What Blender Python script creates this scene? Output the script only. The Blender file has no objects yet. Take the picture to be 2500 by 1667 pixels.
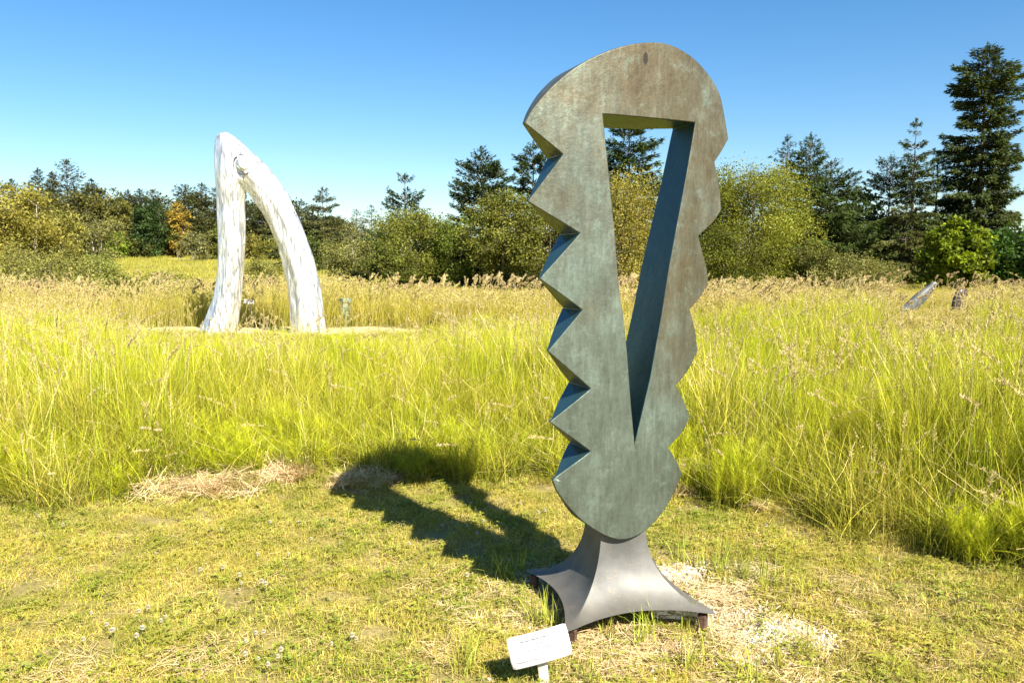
import bpy, bmesh, math, random
import numpy as np
from mathutils import Vector, Matrix, geometry
rng = np.random.default_rng(7)
random.seed(7)
S = bpy.context.scene
COL = S.collection
R = math.radians
PI = math.pi

# ------------------------------------------------------------------ camera, sky, sun, exposure
F_PX = 1944.0
PITCH = math.atan(193.5 / F_PX)
cam = bpy.data.objects.new('camera', bpy.data.cameras.new('camera'))
COL.objects.link(cam)
cam.location = (0, 0, 1.6)
cam.rotation_euler = (PI / 2 - PITCH, 0, 0)
cam.data.sensor_width = 36
cam.data.lens = F_PX / 2500 * 36
cam.data.clip_end = 3000
cam.data.clip_start = 0.05
S.camera = cam
SUN_EL = R(42); SUN_AZ = R(147)          # azimuth clockwise from +Y
sdir = Vector((math.sin(SUN_AZ) * math.cos(SUN_EL), math.cos(SUN_AZ) * math.cos(SUN_EL), math.sin(SUN_EL)))
W = bpy.data.worlds.new('World'); S.world = W; W.use_nodes = True
wt = W.node_tree; wt.nodes.clear()
wo = wt.nodes.new('ShaderNodeOutputWorld'); bg = wt.nodes.new('ShaderNodeBackground')
sky = wt.nodes.new('ShaderNodeTexSky'); sky.sky_type = 'NISHITA'; sky.sun_disc = False
sky.sun_elevation = SUN_EL; sky.sun_rotation = SUN_AZ; sky.altitude = 0
sky.air_density = 1.0; sky.dust_density = 0.45; sky.ozone_density = 2.6
hs = wt.nodes.new('ShaderNodeHueSaturation'); hs.inputs['Saturation'].default_value = 1.32; hs.inputs['Hue'].default_value = 0.5
bg.inputs['Strength'].default_value = 0.06
wt.links.new(sky.outputs[0], hs.inputs['Color']); wt.links.new(hs.outputs[0], bg.inputs[0]); wt.links.new(bg.outputs[0], wo.inputs[0])
sl = bpy.data.lights.new('sun', 'SUN'); sl.energy = 5.0; sl.angle = R(0.55); sl.color = (1.0, 0.93, 0.80)
so = bpy.data.objects.new('sun', sl); COL.objects.link(so)
so.rotation_euler = sdir.to_track_quat('Z', 'Y').to_euler()
S.view_settings.view_transform = 'Standard'; S.view_settings.look = 'None'
S.view_settings.exposure = 1.54; S.view_settings.gamma = 1.0; S.view_settings.use_curve_mapping = False
S.cycles.max_bounces = 6; S.cycles.transparent_max_bounces = 8

# ------------------------------------------------------------------ helpers
def ray(px, py):
    dx = (px - 1250) / F_PX; dy = (833.5 - py) / F_PX
    return dx, math.cos(PITCH) + dy * math.sin(PITCH), -math.sin(PITCH) + dy * math.cos(PITCH)
def at(px, py, Y):
    x, y, z = ray(px, py); t = Y / y
    return Vector((x * t, Y, 1.6 + z * t))
def tag(o, label=None, cat=None, group=None, kind=None):
    if label: o['label'] = label
    if cat: o['category'] = cat
    if group: o['group'] = group
    if kind: o['kind'] = kind
    return o
def empty(name, loc=(0, 0, 0), rz=0):
    o = bpy.data.objects.new(name, None); COL.objects.link(o)
    o.location = loc; o.rotation_euler = (0, 0, rz); o.empty_display_size = .1
    return o
def mesh_obj(name, V, F, mat=None, parent=None, col=None, smooth=False, link=True):
    """V (n,3); F list of arrays (k, m) or a python list of tuples"""
    me = bpy.data.meshes.new(name)
    V = np.asarray(V, dtype=np.float32)
    if isinstance(F, list) and len(F) and isinstance(F[0], np.ndarray) and F[0].ndim == 2:
        idx = np.concatenate([f.ravel() for f in F]).astype(np.int32)
        tot = np.concatenate([np.full(len(f), f.shape[1]) for f in F]).astype(np.int32)
    else:
        idx = np.array([i for f in F for i in f], dtype=np.int32)
        tot = np.array([len(f) for f in F], dtype=np.int32)
    st = np.zeros(len(tot), dtype=np.int32); st[1:] = np.cumsum(tot)[:-1]
    me.vertices.add(len(V)); me.vertices.foreach_set('co', V.ravel())
    me.loops.add(len(idx)); me.loops.foreach_set('vertex_index', idx)
    me.polygons.add(len(tot)); me.polygons.foreach_set('loop_start', st); me.polygons.foreach_set('loop_total', tot)
    if smooth: me.polygons.foreach_set('use_smooth', np.ones(len(tot), dtype=bool))
    me.update(calc_edges=True)
    if col is not None:
        a = me.color_attributes.new('tint', 'FLOAT_COLOR', 'POINT')
        c = np.ones((len(V), 4), dtype=np.float32); c[:, :3] = col
        a.data.foreach_set('color', c.ravel())
    if mat: me.materials.append(mat)
    o = bpy.data.objects.new(name, me)
    if link: COL.objects.link(o)
    if parent: o.parent = parent
    return o
class Soup:
    def __init__(s): s.v = []; s.f = {}; s.c = []; s.n = 0
    def add(s, V, F, C):
        """V (n,3) F array (k,m) C (n,3)"""
        V = np.asarray(V, float).reshape(-1, 3)
        F = np.asarray(F, int)
        s.v.append(V); s.f.setdefault(F.shape[1], []).append(F + s.n)
        C = np.asarray(C, float)
        if C.ndim == 1: C = np.tile(C, (len(V), 1))
        s.c.append(C); s.n += len(V)
    def build(s, name, mat, parent=None, smooth=False, link=True):
        return mesh_obj(name, np.concatenate(s.v), [np.concatenate(x) for x in s.f.values()], mat, parent, np.concatenate(s.c), smooth, link)
def vnoise(x, y, k=1.0, seed=0):
    r = np.random.default_rng(100 + seed); o = 0
    for i in range(6):
        a = r.uniform(0, 2 * PI); f = k * r.uniform(.6, 1.9); p = r.uniform(0, 2 * PI)
        o = o + np.sin((x * math.cos(a) + y * math.sin(a)) * f * 2 * PI + p)
    return o / 6 * 1.6
def sstep(a, b, x):
    t = np.clip((x - a) / (b - a), 0, 1); return t * t * (3 - 2 * t)

# ------------------------------------------------------------------ terrain
LX = np.array([-40, -3.4, -2.9, -2.3, -1.3, -.3, .5, 1.22, 2.04, 2.6, 3.3, 40]); LY = np.array([5.0, 5.05, 5.1, 5.65, 5.6, 5.75, 5.7, 5.25, 4.5, 3.9, 3.1, 2.4])
def lawn_edge(x): return np.interp(x, LX, LY) + .10 * np.sin(x * 5.1) + .07 * np.sin(x * 11.3 + 1)
HAY = [(-1.55, 5.60, .36, .22, .07), (-2.2, 5.50, .42, .16, .04), (-1.05, 5.50, .25, .14, .04), (1.9, 4.95, .30, .16, .08), (-1.9, 5.32, .62, .13, .03), (1.15, 5.6, .45, .2, .07)]
def ground_z(x, y):
    x = np.asarray(x, float); y = np.asarray(y, float)
    z = .018 * vnoise(x, y, .5, 1) * sstep(0, 3, y) + .010 * vnoise(x, y, 1.7, 2)
    for hx, hy, sx, sy, h in HAY: z = z + h * np.exp(-((x - hx) / sx) ** 2 - ((y - hy) / sy) ** 2)
    z = z + 2.3 * sstep(34, 108, y) + .12 * vnoise(x, y, .03, 3) * sstep(20, 60, y)
    z = z - .02 * np.exp(-((x - .5) / .7) ** 4 - ((y - 3.6) / .7) ** 4)
    return z
def axis(segs):
    out = []
    for a, b, st in segs: out += list(np.arange(a, b, st))
    return np.array(out + [segs[-1][1]])
gx = axis([(-900, -300, 100), (-300, -80, 20), (-80, -16, 2.5), (-16, -5, .4), (-5, 5, .07), (5, 16, .4), (16, 80, 2.5), (80, 300, 20), (300, 900, 100)])
gy = axis([(-300, -20, 35), (-20, 1, 1.5), (1, 7, .06), (7, 20, .4), (20, 130, 2.2), (130, 400, 25), (400, 1500, 110)])
GX, GY = np.meshgrid(gx, gy); GZ = ground_z(GX, GY)
nx, ny = len(gx), len(gy)
ii = (np.arange(ny - 1)[:, None] * nx + np.arange(nx - 1)[None, :]).ravel()
gF = np.stack([ii, ii + 1, ii + nx + 1, ii + nx], 1)

# ------------------------------------------------------------------ material builders
def newmat(name):
    m = bpy.data.materials.new(name); m.use_nodes = True
    nt = m.node_tree; nt.nodes.clear()
    return m, nt, (lambda t, **k: _nd(nt, t, **k)), nt.links.new
def _nd(nt, t, **k):
    n = nt.nodes.new('ShaderNode' + t)
    for a, b in k.items():
        if a.startswith('in_'): n.inputs[a[3:].replace('_', ' ')].default_value = b
        else: setattr(n, a, b)
    return n
def ramp(nd, stops):
    n = nd('ValToRGB'); e = n.color_ramp.elements
    while len(e) > 1: e.remove(e[-1])
    e[0].position = stops[0][0]; e[0].color = (*stops[0][1], 1)
    for p, c in stops[1:]:
        x = e.new(p); x.color = (*c, 1)
    return n
def noise_tex(nd, ln, vec, scale, detail=4, rough=.55, stretch=None):
    n = nd('TexNoise', in_Scale=scale, in_Detail=detail, in_Roughness=rough)
    if stretch:
        mp = nd('Mapping'); mp.inputs['Scale'].default_value = stretch
        ln(vec, mp.inputs['Vector']); vec = mp.outputs[0]
    ln(vec, n.inputs['Vector']); return n
def mixc(nd, ln, a, b, fac, mode='MIX'):
    m = nd('Mix', data_type='RGBA', blend_type=mode)
    for s, v in ((6, a), (7, b), (0, fac)):
        if hasattr(v, 'links') or hasattr(v, 'is_linked'): ln(v, m.inputs[s])
        elif s == 0: m.inputs[0].default_value = v
        else: m.inputs[s].default_value = (*v, 1)
    return m.outputs[2]
def leaf_mat(name, patch=None, pscale=1.0, pfac=.5, trans=.35, rough=.6, spec=.12, ttint=(1.25, 1.2, .5), patch2=None, p2scale=3.0):
    """colour comes from the mesh's tint; patches over the ground vary it"""
    m, nt, nd, ln = newmat(name)
    at_ = nd('Attribute', attribute_name='tint'); base = at_.outputs['Color']
    geo = nd('NewGeometry')
    if patch:
        n = noise_tex(nd, ln, geo.outputs['Position'], pscale, 3)
        r = ramp(nd, [(.42, (0, 0, 0)), (.62, (1, 1, 1))]); ln(n.outputs[0], r.inputs[0])
        k = nd('Math', operation='MULTIPLY'); k.inputs[1].default_value = pfac; ln(r.outputs[0], k.inputs[0])
        base = mixc(nd, ln, base, patch, k.outputs[0])
    if patch2:
        n = noise_tex(nd, ln, geo.outputs['Position'], p2scale, 3)
        r = ramp(nd, [(.46, (0, 0, 0)), (.60, (1, 1, 1))]); ln(n.outputs[0], r.inputs[0])
        k = nd('Math', operation='MULTIPLY'); k.inputs[1].default_value = pfac; ln(r.outputs[0], k.inputs[0])
        base = mixc(nd, ln, base, patch2, k.outputs[0])
    p = nd('BsdfPrincipled', in_Roughness=rough); p.inputs['Specular IOR Level'].default_value = spec
    ln(base, p.inputs['Base Color'])
    t = nd('BsdfTranslucent'); tc = mixc(nd, ln, base, ttint, 1.0, 'MULTIPLY'); ln(tc, t.inputs['Color'])
    mx = nd('MixShader'); mx.inputs[0].default_value = trans
    ln(p.outputs[0], mx.inputs[1]); ln(t.outputs[0], mx.inputs[2])
    o = nd('OutputMaterial'); ln(mx.outputs[0], o.inputs[0])
    return m

# ground
m, nt, nd, ln = newmat('ground_soil'); geo = nd('NewGeometry'); P = geo.outputs['Position']
n1 = noise_tex(nd, ln, P, .35, 5); n2 = noise_tex(nd, ln, P, 6, 6, .7); n3 = noise_tex(nd, ln, P, 60, 4, .7)
r1 = ramp(nd, [(.35, (.16, .14, .03)), (.55, (.28, .22, .07)), (.7, (.38, .28, .12))]); ln(n2.outputs[0], r1.inputs[0])
r3 = ramp(nd, [(.3, (.45, .45, .45)), (.7, (1.3, 1.3, 1.3))]); ln(n3.outputs[0], r3.inputs[0])
near = mixc(nd, ln, r1.outputs[0], r3.outputs[0], .8, 'MULTIPLY')
rf = ramp(nd, [(.35, (.19, .19, .025)), (.65, (.30, .25, .05))]); ln(n1.outputs[0], rf.inputs[0])
sx = nd('SeparateXYZ'); ln(P, sx.inputs[0])
mr = nd('MapRange'); mr.inputs[1].default_value = 30; mr.inputs[2].default_value = 50; ln(sx.outputs[1], mr.inputs[0])
base = mixc(nd, ln, near, rf.outputs[0], mr.outputs[0])
p = nd('BsdfPrincipled', in_Roughness=.95); ln(base, p.inputs['Base Color'])
b = nd('Bump'); b.inputs['Strength'].default_value = .6; b.inputs['Distance'].default_value = .02; ln(n3.outputs[0], b.inputs['Height']); ln(b.outputs[0], p.inputs['Normal'])
o = nd('OutputMaterial'); ln(p.outputs[0], o.inputs[0]); M_GROUND = m
ground = mesh_obj('ground', np.stack([GX.ravel(), GY.ravel(), GZ.ravel()], 1), [gF], M_GROUND, smooth=True)
tag(ground, 'gently rolling meadow ground under the grass', kind='structure')

# mown straw coloured path behind the white sculpture
def ribbon(name, pts, w, mat, lift=.012):
    pts = np.array(pts, float); t = np.linspace(0, 1, len(pts)); tt = np.linspace(0, 1, 120)
    x = np.interp(tt, t, pts[:, 0]); y = np.interp(tt, t, pts[:, 1]); ww = np.interp(tt, t, pts[:, 2]) * w
    k = np.ones(9) / 9
    xs = np.convolve(np.pad(x, 4, 'edge'), k, 'valid'); ys = np.convolve(np.pad(y, 4, 'edge'), k, 'valid')
    dx = np.gradient(xs); dy = np.gradient(ys); l = np.hypot(dx, dy); nxv, nyv = -dy / l, dx / l
    V = []; 
    for s in np.linspace(-1, 1, 9):
        jx = xs + nxv * ww * s * (1 + .06 * np.sin(tt * 40 + s)); jy = ys + nyv * ww * s * (1 + .06 * np.sin(tt * 31 + s))
        V.append(np.stack([jx, jy, ground_z(jx, jy) + lift], 1))
    V = np.concatenate(V); a = (np.arange(8)[:, None] * 120 + np.arange(119)[None, :]).ravel()
    return mesh_obj(name, V, [np.stack([a, a + 1, a + 121, a + 120], 1)], mat, smooth=True)
m, nt, nd, ln = newmat('straw_path'); geo = nd('NewGeometry'); P = geo.outputs['Position']
n1 = noise_tex(nd, ln, P, 9, 6, .7); r1 = ramp(nd, [(.3, (.34, .27, .11)), (.7, (.55, .44, .23))]); ln(n1.outputs[0], r1.inputs[0])
p = nd('BsdfPrincipled', in_Roughness=.95); ln(r1.outputs[0], p.inputs['Base Color']); o = nd('OutputMaterial'); ln(p.outputs[0], o.inputs[0])
b = nd('Bump'); b.inputs['Distance'].default_value = .03; ln(n1.outputs[0], b.inputs['Height']); ln(b.outputs[0], p.inputs['Normal']); M_PATH = m
path = ribbon('path', [(-16, 17.4, 1.0), (-10, 18.0, 1.1), (-6, 18.2, 1.3), (-3, 18.2, 1.1), (-1, 17.6, .9), (1.5, 18.2, .8), (4, 20.3, .8), (6.5, 21.0, .8), (8, 21.4, .4)], 1.1, M_PATH)
tag(path, 'pale mown strip curving behind the white sculpture', kind='structure')

# ------------------------------------------------------------------ stuff by point instancing
def protos(cname, objs):
    c = bpy.data.collections.new(cname)
    for o in objs: c.objects.link(o)
    return c
def scatter(name, label, cat, coll, pts, rotz, scale, idx, tilt=None):
    n = len(pts)
    me = bpy.data.meshes.new(name); me.vertices.add(n); me.vertices.foreach_set('co', np.asarray(pts, np.float32).ravel())
    rot = np.zeros((n, 3), np.float32); rot[:, 2] = rotz
    if tilt is not None: rot[:, :2] = tilt
    a = me.attributes.new('rot', 'FLOAT_VECTOR', 'POINT'); a.data.foreach_set('vector', rot.ravel())
    sc = np.asarray(scale, np.float32)
    if sc.ndim == 1: sc = np.stack([sc] * 3, 1)
    a = me.attributes.new('scl', 'FLOAT_VECTOR', 'POINT'); a.data.foreach_set('vector', sc.ravel().astype(np.float32))
    a = me.attributes.new('pick', 'INT', 'POINT'); a.data.foreach_set('value', np.asarray(idx, np.int32))
    o = bpy.data.objects.new(name, me); COL.objects.link(o)
    g = bpy.data.node_groups.new(name + '_nodes', 'GeometryNodeTree')
    g.interface.new_socket('Geometry', in_out='INPUT', socket_type='NodeSocketGeometry')
    g.interface.new_socket('Geometry', in_out='OUTPUT', socket_type='NodeSocketGeometry')
    N = g.nodes.new; L = g.links.new
    gi = N('NodeGroupInput'); go = N('NodeGroupOutput')
    ci = N('GeometryNodeCollectionInfo'); ci.inputs['Collection'].default_value = coll
    ci.inputs['Separate Children'].default_value = True; ci.inputs['Reset Children'].default_value = True
    ip = N('GeometryNodeInstanceOnPoints'); ip.inputs['Pick Instance'].default_value = True
    L(gi.outputs[0], ip.inputs['Points']); L(ci.outputs[0], ip.inputs['Instance'])
    for nm, ty, sk in (('rot', 'FLOAT_VECTOR', 'Rotation'), ('scl', 'FLOAT_VECTOR', 'Scale'), ('pick', 'INT', 'Instance Index')):
        na = N('GeometryNodeInputNamedAttribute'); na.data_type = ty; na.inputs['Name'].default_value = nm
        L([s for s in na.outputs if s.enabled][0], ip.inputs[sk])
    L(ip.outputs[0], go.inputs[0])
    md = o.modifiers.new('scatter', 'NODES'); md.node_group = g
    tag(o, label, cat, kind='stuff'); return o
def blades(soup, n, r, h, w, lean, seg, c0, c1, cvar=.15, cx=0, cy=0, dens=.7, hue=.16):
    """curved grass blades; c0 colour at the foot, c1 at the tip"""
    a = rng.uniform(0, 2 * PI, n); rr = r * rng.uniform(0, 1, n) ** dens
    bx, by = cx + rr * np.cos(a), cy + rr * np.sin(a)
    H = rng.uniform(h[0], h[1], n); Wd = rng.uniform(w[0], w[1], n)
    la = rng.uniform(0, 2 * PI, n); le = np.abs(rng.normal(0, lean, n)) + .03
    fa = rng.uniform(0, PI, n); sx_, sy_ = np.cos(fa), np.sin(fa)
    k0 = rng.uniform(.0, .5, n) * le
    V = []; C = []
    br = np.exp(rng.normal(0, cvar, n)); hv = rng.uniform(-hue, hue, n)
    for j in range(seg + 1):
        t = j / seg
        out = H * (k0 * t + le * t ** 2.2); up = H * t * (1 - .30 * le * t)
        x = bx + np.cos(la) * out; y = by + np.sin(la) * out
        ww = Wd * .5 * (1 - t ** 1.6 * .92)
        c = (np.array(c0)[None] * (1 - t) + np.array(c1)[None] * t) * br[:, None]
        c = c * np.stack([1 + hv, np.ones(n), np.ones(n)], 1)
        if j < seg:
            V += [np.stack([x - sx_ * ww, y - sy_ * ww, up], 1), np.stack([x + sx_ * ww, y + sy_ * ww, up], 1)]; C += [c, c]
        else: V.append(np.stack([x, y, up], 1)); C.append(c)
    nv = 2 * seg + 1
    V = np.stack(V, 1).reshape(-1, 3); C = np.clip(np.stack(C, 1).reshape(-1, 3), 0, 1)
    b = np.arange(n)[:, None] * nv
    if seg > 1:
        Q = np.concatenate([b + np.array([[2 * j, 2 * j + 1, 2 * j + 3, 2 * j + 2]]) for j in range(seg - 1)])
        soup.add(V, Q, C); T = b + np.array([[2 * seg - 2, 2 * seg - 1, 2 * seg]])
        soup.f.setdefault(3, []).append(T + soup.n - len(V))
    else: soup.add(V, b + np.array([[0, 1, 2]]), C)
def stalks(soup, n, r, h, stem_w, head, nsp, spw, cs, ch, lean=.2, droop=.5):
    """stems with seed heads: head = share of the length, nsp spikelets each"""
    for i in range(n):
        a = rng.uniform(0, 2 * PI); q = r * rng.uniform(0, 1) ** .6; bx, by = q * math.cos(a), q * math.sin(a)
        H = rng.uniform(*h); la = rng.normal(.3, 1.3); le = abs(rng.normal(0, lean)) + .03; dr = rng.uniform(.1, 1) * droop
        def pos(t):
            o = H * (le * t + dr * np.clip(t - .6, 0, 1) ** 2 * 1.6); z = H * (t - dr * np.clip(t - .75, 0, 1) ** 2 * 2.5)
            return np.stack([bx + math.cos(la) * o, by + math.sin(la) * o, z * (1 - .25 * le)], -1)
        t = np.linspace(0, 1, 8); p = pos(t); fa = rng.uniform(0, PI)
        w = stem_w * (1 - .6 * t)[:, None] * .5
        for fb in (fa, fa + PI / 2):
            s = np.array([math.cos(fb), math.sin(fb), 0])[None]
            V = np.stack([p - s * w, p + s * w], 1).reshape(-1, 3); k = np.arange(7)[:, None] * 2
            soup.add(V, k + np.array([[0, 1, 3, 2]]), np.array(cs) * rng.uniform(.8, 1.2))
        hh = head * rng.uniform(.7, 1.2); tt = rng.uniform(1 - hh, 1.0, nsp); c = pos(tt)
        spread = .05 * H * (1 - np.abs((tt - (1 - hh * .6)) / hh))[:, None] * rng.uniform(.15, 1.0, (nsp, 1)) * rng.choice([.35, 1.0])
        d = rng.normal(0, 1, (nsp, 3)); d[:, 2] = np.abs(d[:, 2]) + .6; d /= np.linalg.norm(d, axis=1)[:, None]
        c = c + d * spread; L_ = spw * rng.uniform(1.5, 3.2, (nsp, 1)); s = np.cross(d, rng.normal(0, 1, (nsp, 3))); s /= np.linalg.norm(s, axis=1)[:, None]
        V = np.stack([c - d * L_, c - s * spw * .5, c + d * L_, c + s * spw * .5], 1).reshape(-1, 3)
        col = np.repeat(np.array(ch)[None] * rng.uniform(.7, 1.25, (nsp, 1)), 4, 0)
        soup.add(V, np.arange(nsp)[:, None] * 4 + np.array([[0, 1, 2, 3]]), np.clip(col, 0, 1))
def horsetail(soup, n, r, h, c0, c1, bw=.0010):
    for i in range(n):
        a = rng.uniform(0, 2 * PI); q = r * rng.uniform(0, 1) ** .6; bx, by = q * math.cos(a), q * math.sin(a)
        H = rng.uniform(*h); lx, ly = rng.normal(0, .09, 2); nw = int(H / .032); br = rng.uniform(.8, 1.2)
        t = np.array([0, .35, .7, 1.0]); p = np.stack([bx + lx * H * t ** 1.5, by + ly * H * t ** 1.5, H * t], 1)
        w = np.array([.0022, .002, .0015, .0005])[:, None]; s = np.array([[math.cos(a), math.sin(a), 0]])
        soup.add(np.stack([p - s * w, p + s * w], 1).reshape(-1, 3), np.arange(3)[:, None] * 2 + np.array([[0, 1, 3, 2]]), np.array(c0) * br)
        k = rng.integers(7, 10); tw = np.repeat(np.linspace(.22, .98, nw), k); N_ = len(tw)
        b0 = np.stack([bx + lx * H * tw ** 1.5, by + ly * H * tw ** 1.5, H * tw], 1)
        az = rng.uniform(0, 2 * PI, N_); L_ = (.035 + .11 * np.sin(np.clip(tw * 1.1, 0, 1) * PI * .85)) * rng.uniform(.7, 1.15, N_)
        up = rng.uniform(.9, 2.4, N_); d = np.stack([np.cos(az), np.sin(az), up], 1); d /= np.linalg.norm(d, axis=1)[:, None]
        s = np.stack([-np.sin(az), np.cos(az), np.zeros(N_)], 1) * bw
        V = np.stack([b0 - s, b0 + s, b0 + d * L_[:, None]], 1).reshape(-1, 3)
        cc = np.array(c1)[None] * (.85 + .3 * tw[:, None]) * br * rng.uniform(.85, 1.15, (N_, 1))
        soup.add(V, np.arange(N_)[:, None] * 3 + np.array([[0, 1, 2]]), np.clip(np.repeat(cc, 3, 0), 0, 1))
def straws(soup, n, r, L, w, zs, c, cvar=.25, flat=.12):
    a = rng.uniform(0, 2 * PI, n); q = r * rng.uniform(0, 1, n) ** .6
    z0 = rng.uniform(0, zs, n); da = rng.uniform(0, 2 * PI, n); el = rng.normal(0, flat, n); ll = rng.uniform(*L, n)
    V = []; bend = rng.normal(0, .18, n)
    for t in (-.5, 0, .5):
        aa = da + bend * t * 2
        c_ = np.stack([q * np.cos(a) + np.cos(aa) * ll * t, q * np.sin(a) + np.sin(aa) * ll * t, np.maximum(z0 + ll * t * np.sin(el), .003)], 1)
        s = np.stack([-np.sin(aa), np.cos(aa), rng.normal(0, .3, n)], 1) * (w * .5)
        V += [c_ - s, c_ + s]
    V = np.stack(V, 1).reshape(-1, 3); b = np.arange(n)[:, None] * 6
    col = np.array(c)[None] * (1 + rng.uniform(-cvar, cvar, (n, 1)))
    soup.add(V, np.concatenate([b + np.array([[0, 1, 3, 2]]), b + np.array([[2, 3, 5, 4]])]), np.clip(np.repeat(col, 6, 0), 0, 1))
def clover(soup, n, r, c):
    a = rng.uniform(0, 2 * PI, n); q = r * rng.uniform(0, 1, n) ** .6; z = rng.uniform(.015, .05, n); rot = rng.uniform(0, 2 * PI, n); s = rng.uniform(.006, .011, n)
    cx, cy = q * np.cos(a), q * np.sin(a)
    for k in range(3):
        th = rot + k * 2.094; ex, ey = np.cos(th), np.sin(th); pz = rng.normal(0, .002, n)
        def pt(f, g, dz): return np.stack([cx + (ex * f - ey * g) * s, cy + (ey * f + ex * g) * s, z + dz * s + pz], 1)
        V = np.stack([pt(0, 0, 0), pt(.9, -.7, .25), pt(1.7, -.45, .3), pt(1.7, .45, .3), pt(.9, .7, .25)], 1).reshape(-1, 3)
        col = np.repeat(np.array(c)[None] * rng.uniform(.75, 1.25, (n, 1)), 5, 0)
        soup.add(V, np.arange(n)[:, None] * 5 + np.array([[0, 1, 2, 3, 4]]), col)

# greens are the sunlit meadow's own yellow greens
YG = (.42, .42, .035); YG2 = (.37, .39, .018); OL = (.20, .24, .03); STRAW = (.62, .46, .22); TAN = (.58, .47, .23); PURP = (.44, .35, .18)
M_LAWN = leaf_mat('lawn_blade', patch=(.56, .43, .09), pscale=1.5, pfac=.40, trans=.2, patch2=(.18, .21, .02), p2scale=2.6)
M_TALL = leaf_mat('tall_grass_blade', patch=(.46, .40, .05), pscale=.9, pfac=.3, trans=.2)
M_FAR = leaf_mat('far_grass_blade', patch=(.40, .38, .06), pscale=.3, pfac=.6, trans=.35)
M_HAY = leaf_mat('straw', trans=.2, ttint=(1.1, 1.0, .7), rough=.5)

def protolist(prefix, fns, mat):
    out = []
    for i, fn in enumerate(fns):
        s = Soup(); fn(s); out.append(s.build(f'{prefix}_{i:02d}', mat, link=False))
    return out
def rejitter(xs, ys, dens, keep=None):
    """random points in a box at a density per square metre"""
    n = int((xs[1] - xs[0]) * (ys[1] - ys[0]) * dens)
    return rng.uniform(xs[0], xs[1], n), rng.uniform(ys[0], ys[1], n)

# --- lawn
def lw(k):
    def f(s):
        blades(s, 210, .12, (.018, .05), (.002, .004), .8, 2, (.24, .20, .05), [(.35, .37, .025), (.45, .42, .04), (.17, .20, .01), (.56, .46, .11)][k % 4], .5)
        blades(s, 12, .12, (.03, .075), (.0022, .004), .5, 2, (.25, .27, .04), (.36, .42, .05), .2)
        straws(s, 30, .12, (.02, .08), .0020, .03, STRAW)
        if k % 4 == 0: clover(s, 12, .11, (.22, .26, .03))
        if k % 3 == 2: clover(s, 6, .11, (.22, .27, .04))
    return f
C_LAWN = protos('lawn_protos', protolist('lawn', [lw(k) for k in range(8)], M_LAWN))
x, y = rejitter((-6.5, 7.0), (1.2, 6.6), 105)
BARE = np.exp(-(((x - .75) / .62) ** 4 + ((y - 3.55) / .55) ** 4)); BARE = np.maximum(BARE, 1.25 * np.exp(-((x - 1.14) / .17) ** 2 - ((y - 3.33) / .12) ** 2)); BARE = np.maximum(BARE, 1.2 * np.exp(-((x - .86) / .13) ** 2 - ((y - 4.03) / .08) ** 2))
k = (y < lawn_edge(x) + .35) & (np.abs(x) < y * .78 + 1.3) & (rng.uniform(0, 1, len(x)) > BARE * .8)
x, y = x[k], y[k]; n = len(x)
hz = .95 + .12 * vnoise(x, y, .6, 5) + .5 * sstep(-.25, .2, y - lawn_edge(x))
scatter('lawn', 'closely mown yellow green lawn around the bronze sculpture', 'grass', C_LAWN, np.stack([x, y, ground_z(x, y) - .004], 1),
        rng.uniform(0, 6.28, n), np.stack([np.full(n, 1.0)] * 2 + [hz * rng.uniform(.75, 1.25, n)], 1), rng.integers(0, 8, n), rng.normal(0, .06, (n, 2)))

# --- tall grass
def tg(k):  # blade feet coloured dark: dead bases, plus painted shade between the stems
    def f(s):
        if k < 3:
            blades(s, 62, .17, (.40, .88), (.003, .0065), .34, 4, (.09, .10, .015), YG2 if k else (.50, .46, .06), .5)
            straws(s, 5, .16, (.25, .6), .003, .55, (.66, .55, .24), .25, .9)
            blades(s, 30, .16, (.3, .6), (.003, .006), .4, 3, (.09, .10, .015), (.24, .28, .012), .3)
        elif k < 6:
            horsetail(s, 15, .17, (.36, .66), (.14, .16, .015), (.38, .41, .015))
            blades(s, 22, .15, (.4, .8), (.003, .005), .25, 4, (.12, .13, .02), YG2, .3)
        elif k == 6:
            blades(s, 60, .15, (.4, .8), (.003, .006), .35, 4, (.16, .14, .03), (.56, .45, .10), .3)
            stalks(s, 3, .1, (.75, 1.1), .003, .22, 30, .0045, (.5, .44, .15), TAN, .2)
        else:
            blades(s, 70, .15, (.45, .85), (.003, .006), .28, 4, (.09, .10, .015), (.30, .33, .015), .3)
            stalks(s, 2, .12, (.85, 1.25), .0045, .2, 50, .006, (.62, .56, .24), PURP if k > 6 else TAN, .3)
    return f
C_TALL = protos('tall_protos', protolist('tall', [tg(k) for k in range(8)], M_TALL))
def hay_amt(x, y):
    a = 0 * x
    for hx, hy, sx_, sy_, h in HAY: a = np.maximum(a, np.exp(-((x - hx) / (sx_ * .95)) ** 2 - ((y - hy) / (sy_ * .95)) ** 2))
    return a
def tall_h(x, y):
    s = x / np.maximum(y, 1); e = y - lawn_edge(x)
    left = .16 + .56 * sstep(.45, .56, -s); mid = left + (.50 - left) * sstep(-.13, -.02, s); right = mid + (.84 - mid) * sstep(.18, .34, s)
    far = .80 * (1 - sstep(8.5, 15, y)) + right * sstep(8.5, 15, y)
    far = far + .12 * sstep(.2, .5, s) * sstep(5, 9, y)
    h = far * (.50 + .50 * sstep(-.1, 1.6, e)) * (1 + .20 * vnoise(x, y, .28, 7) + .16 * vnoise(x, y, .9, 8))
    h = h * (1 + .55 * sstep(2.3, 3.3, x) * sstep(6, 4, y))  # grass made taller towards the right edge to cast shade on the lawn
    cap = np.where((s > .46) & (s < .60), 1.52 - .078 * y, 9)
    return np.maximum(np.minimum(h, cap), .10)
P_ = []
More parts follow.
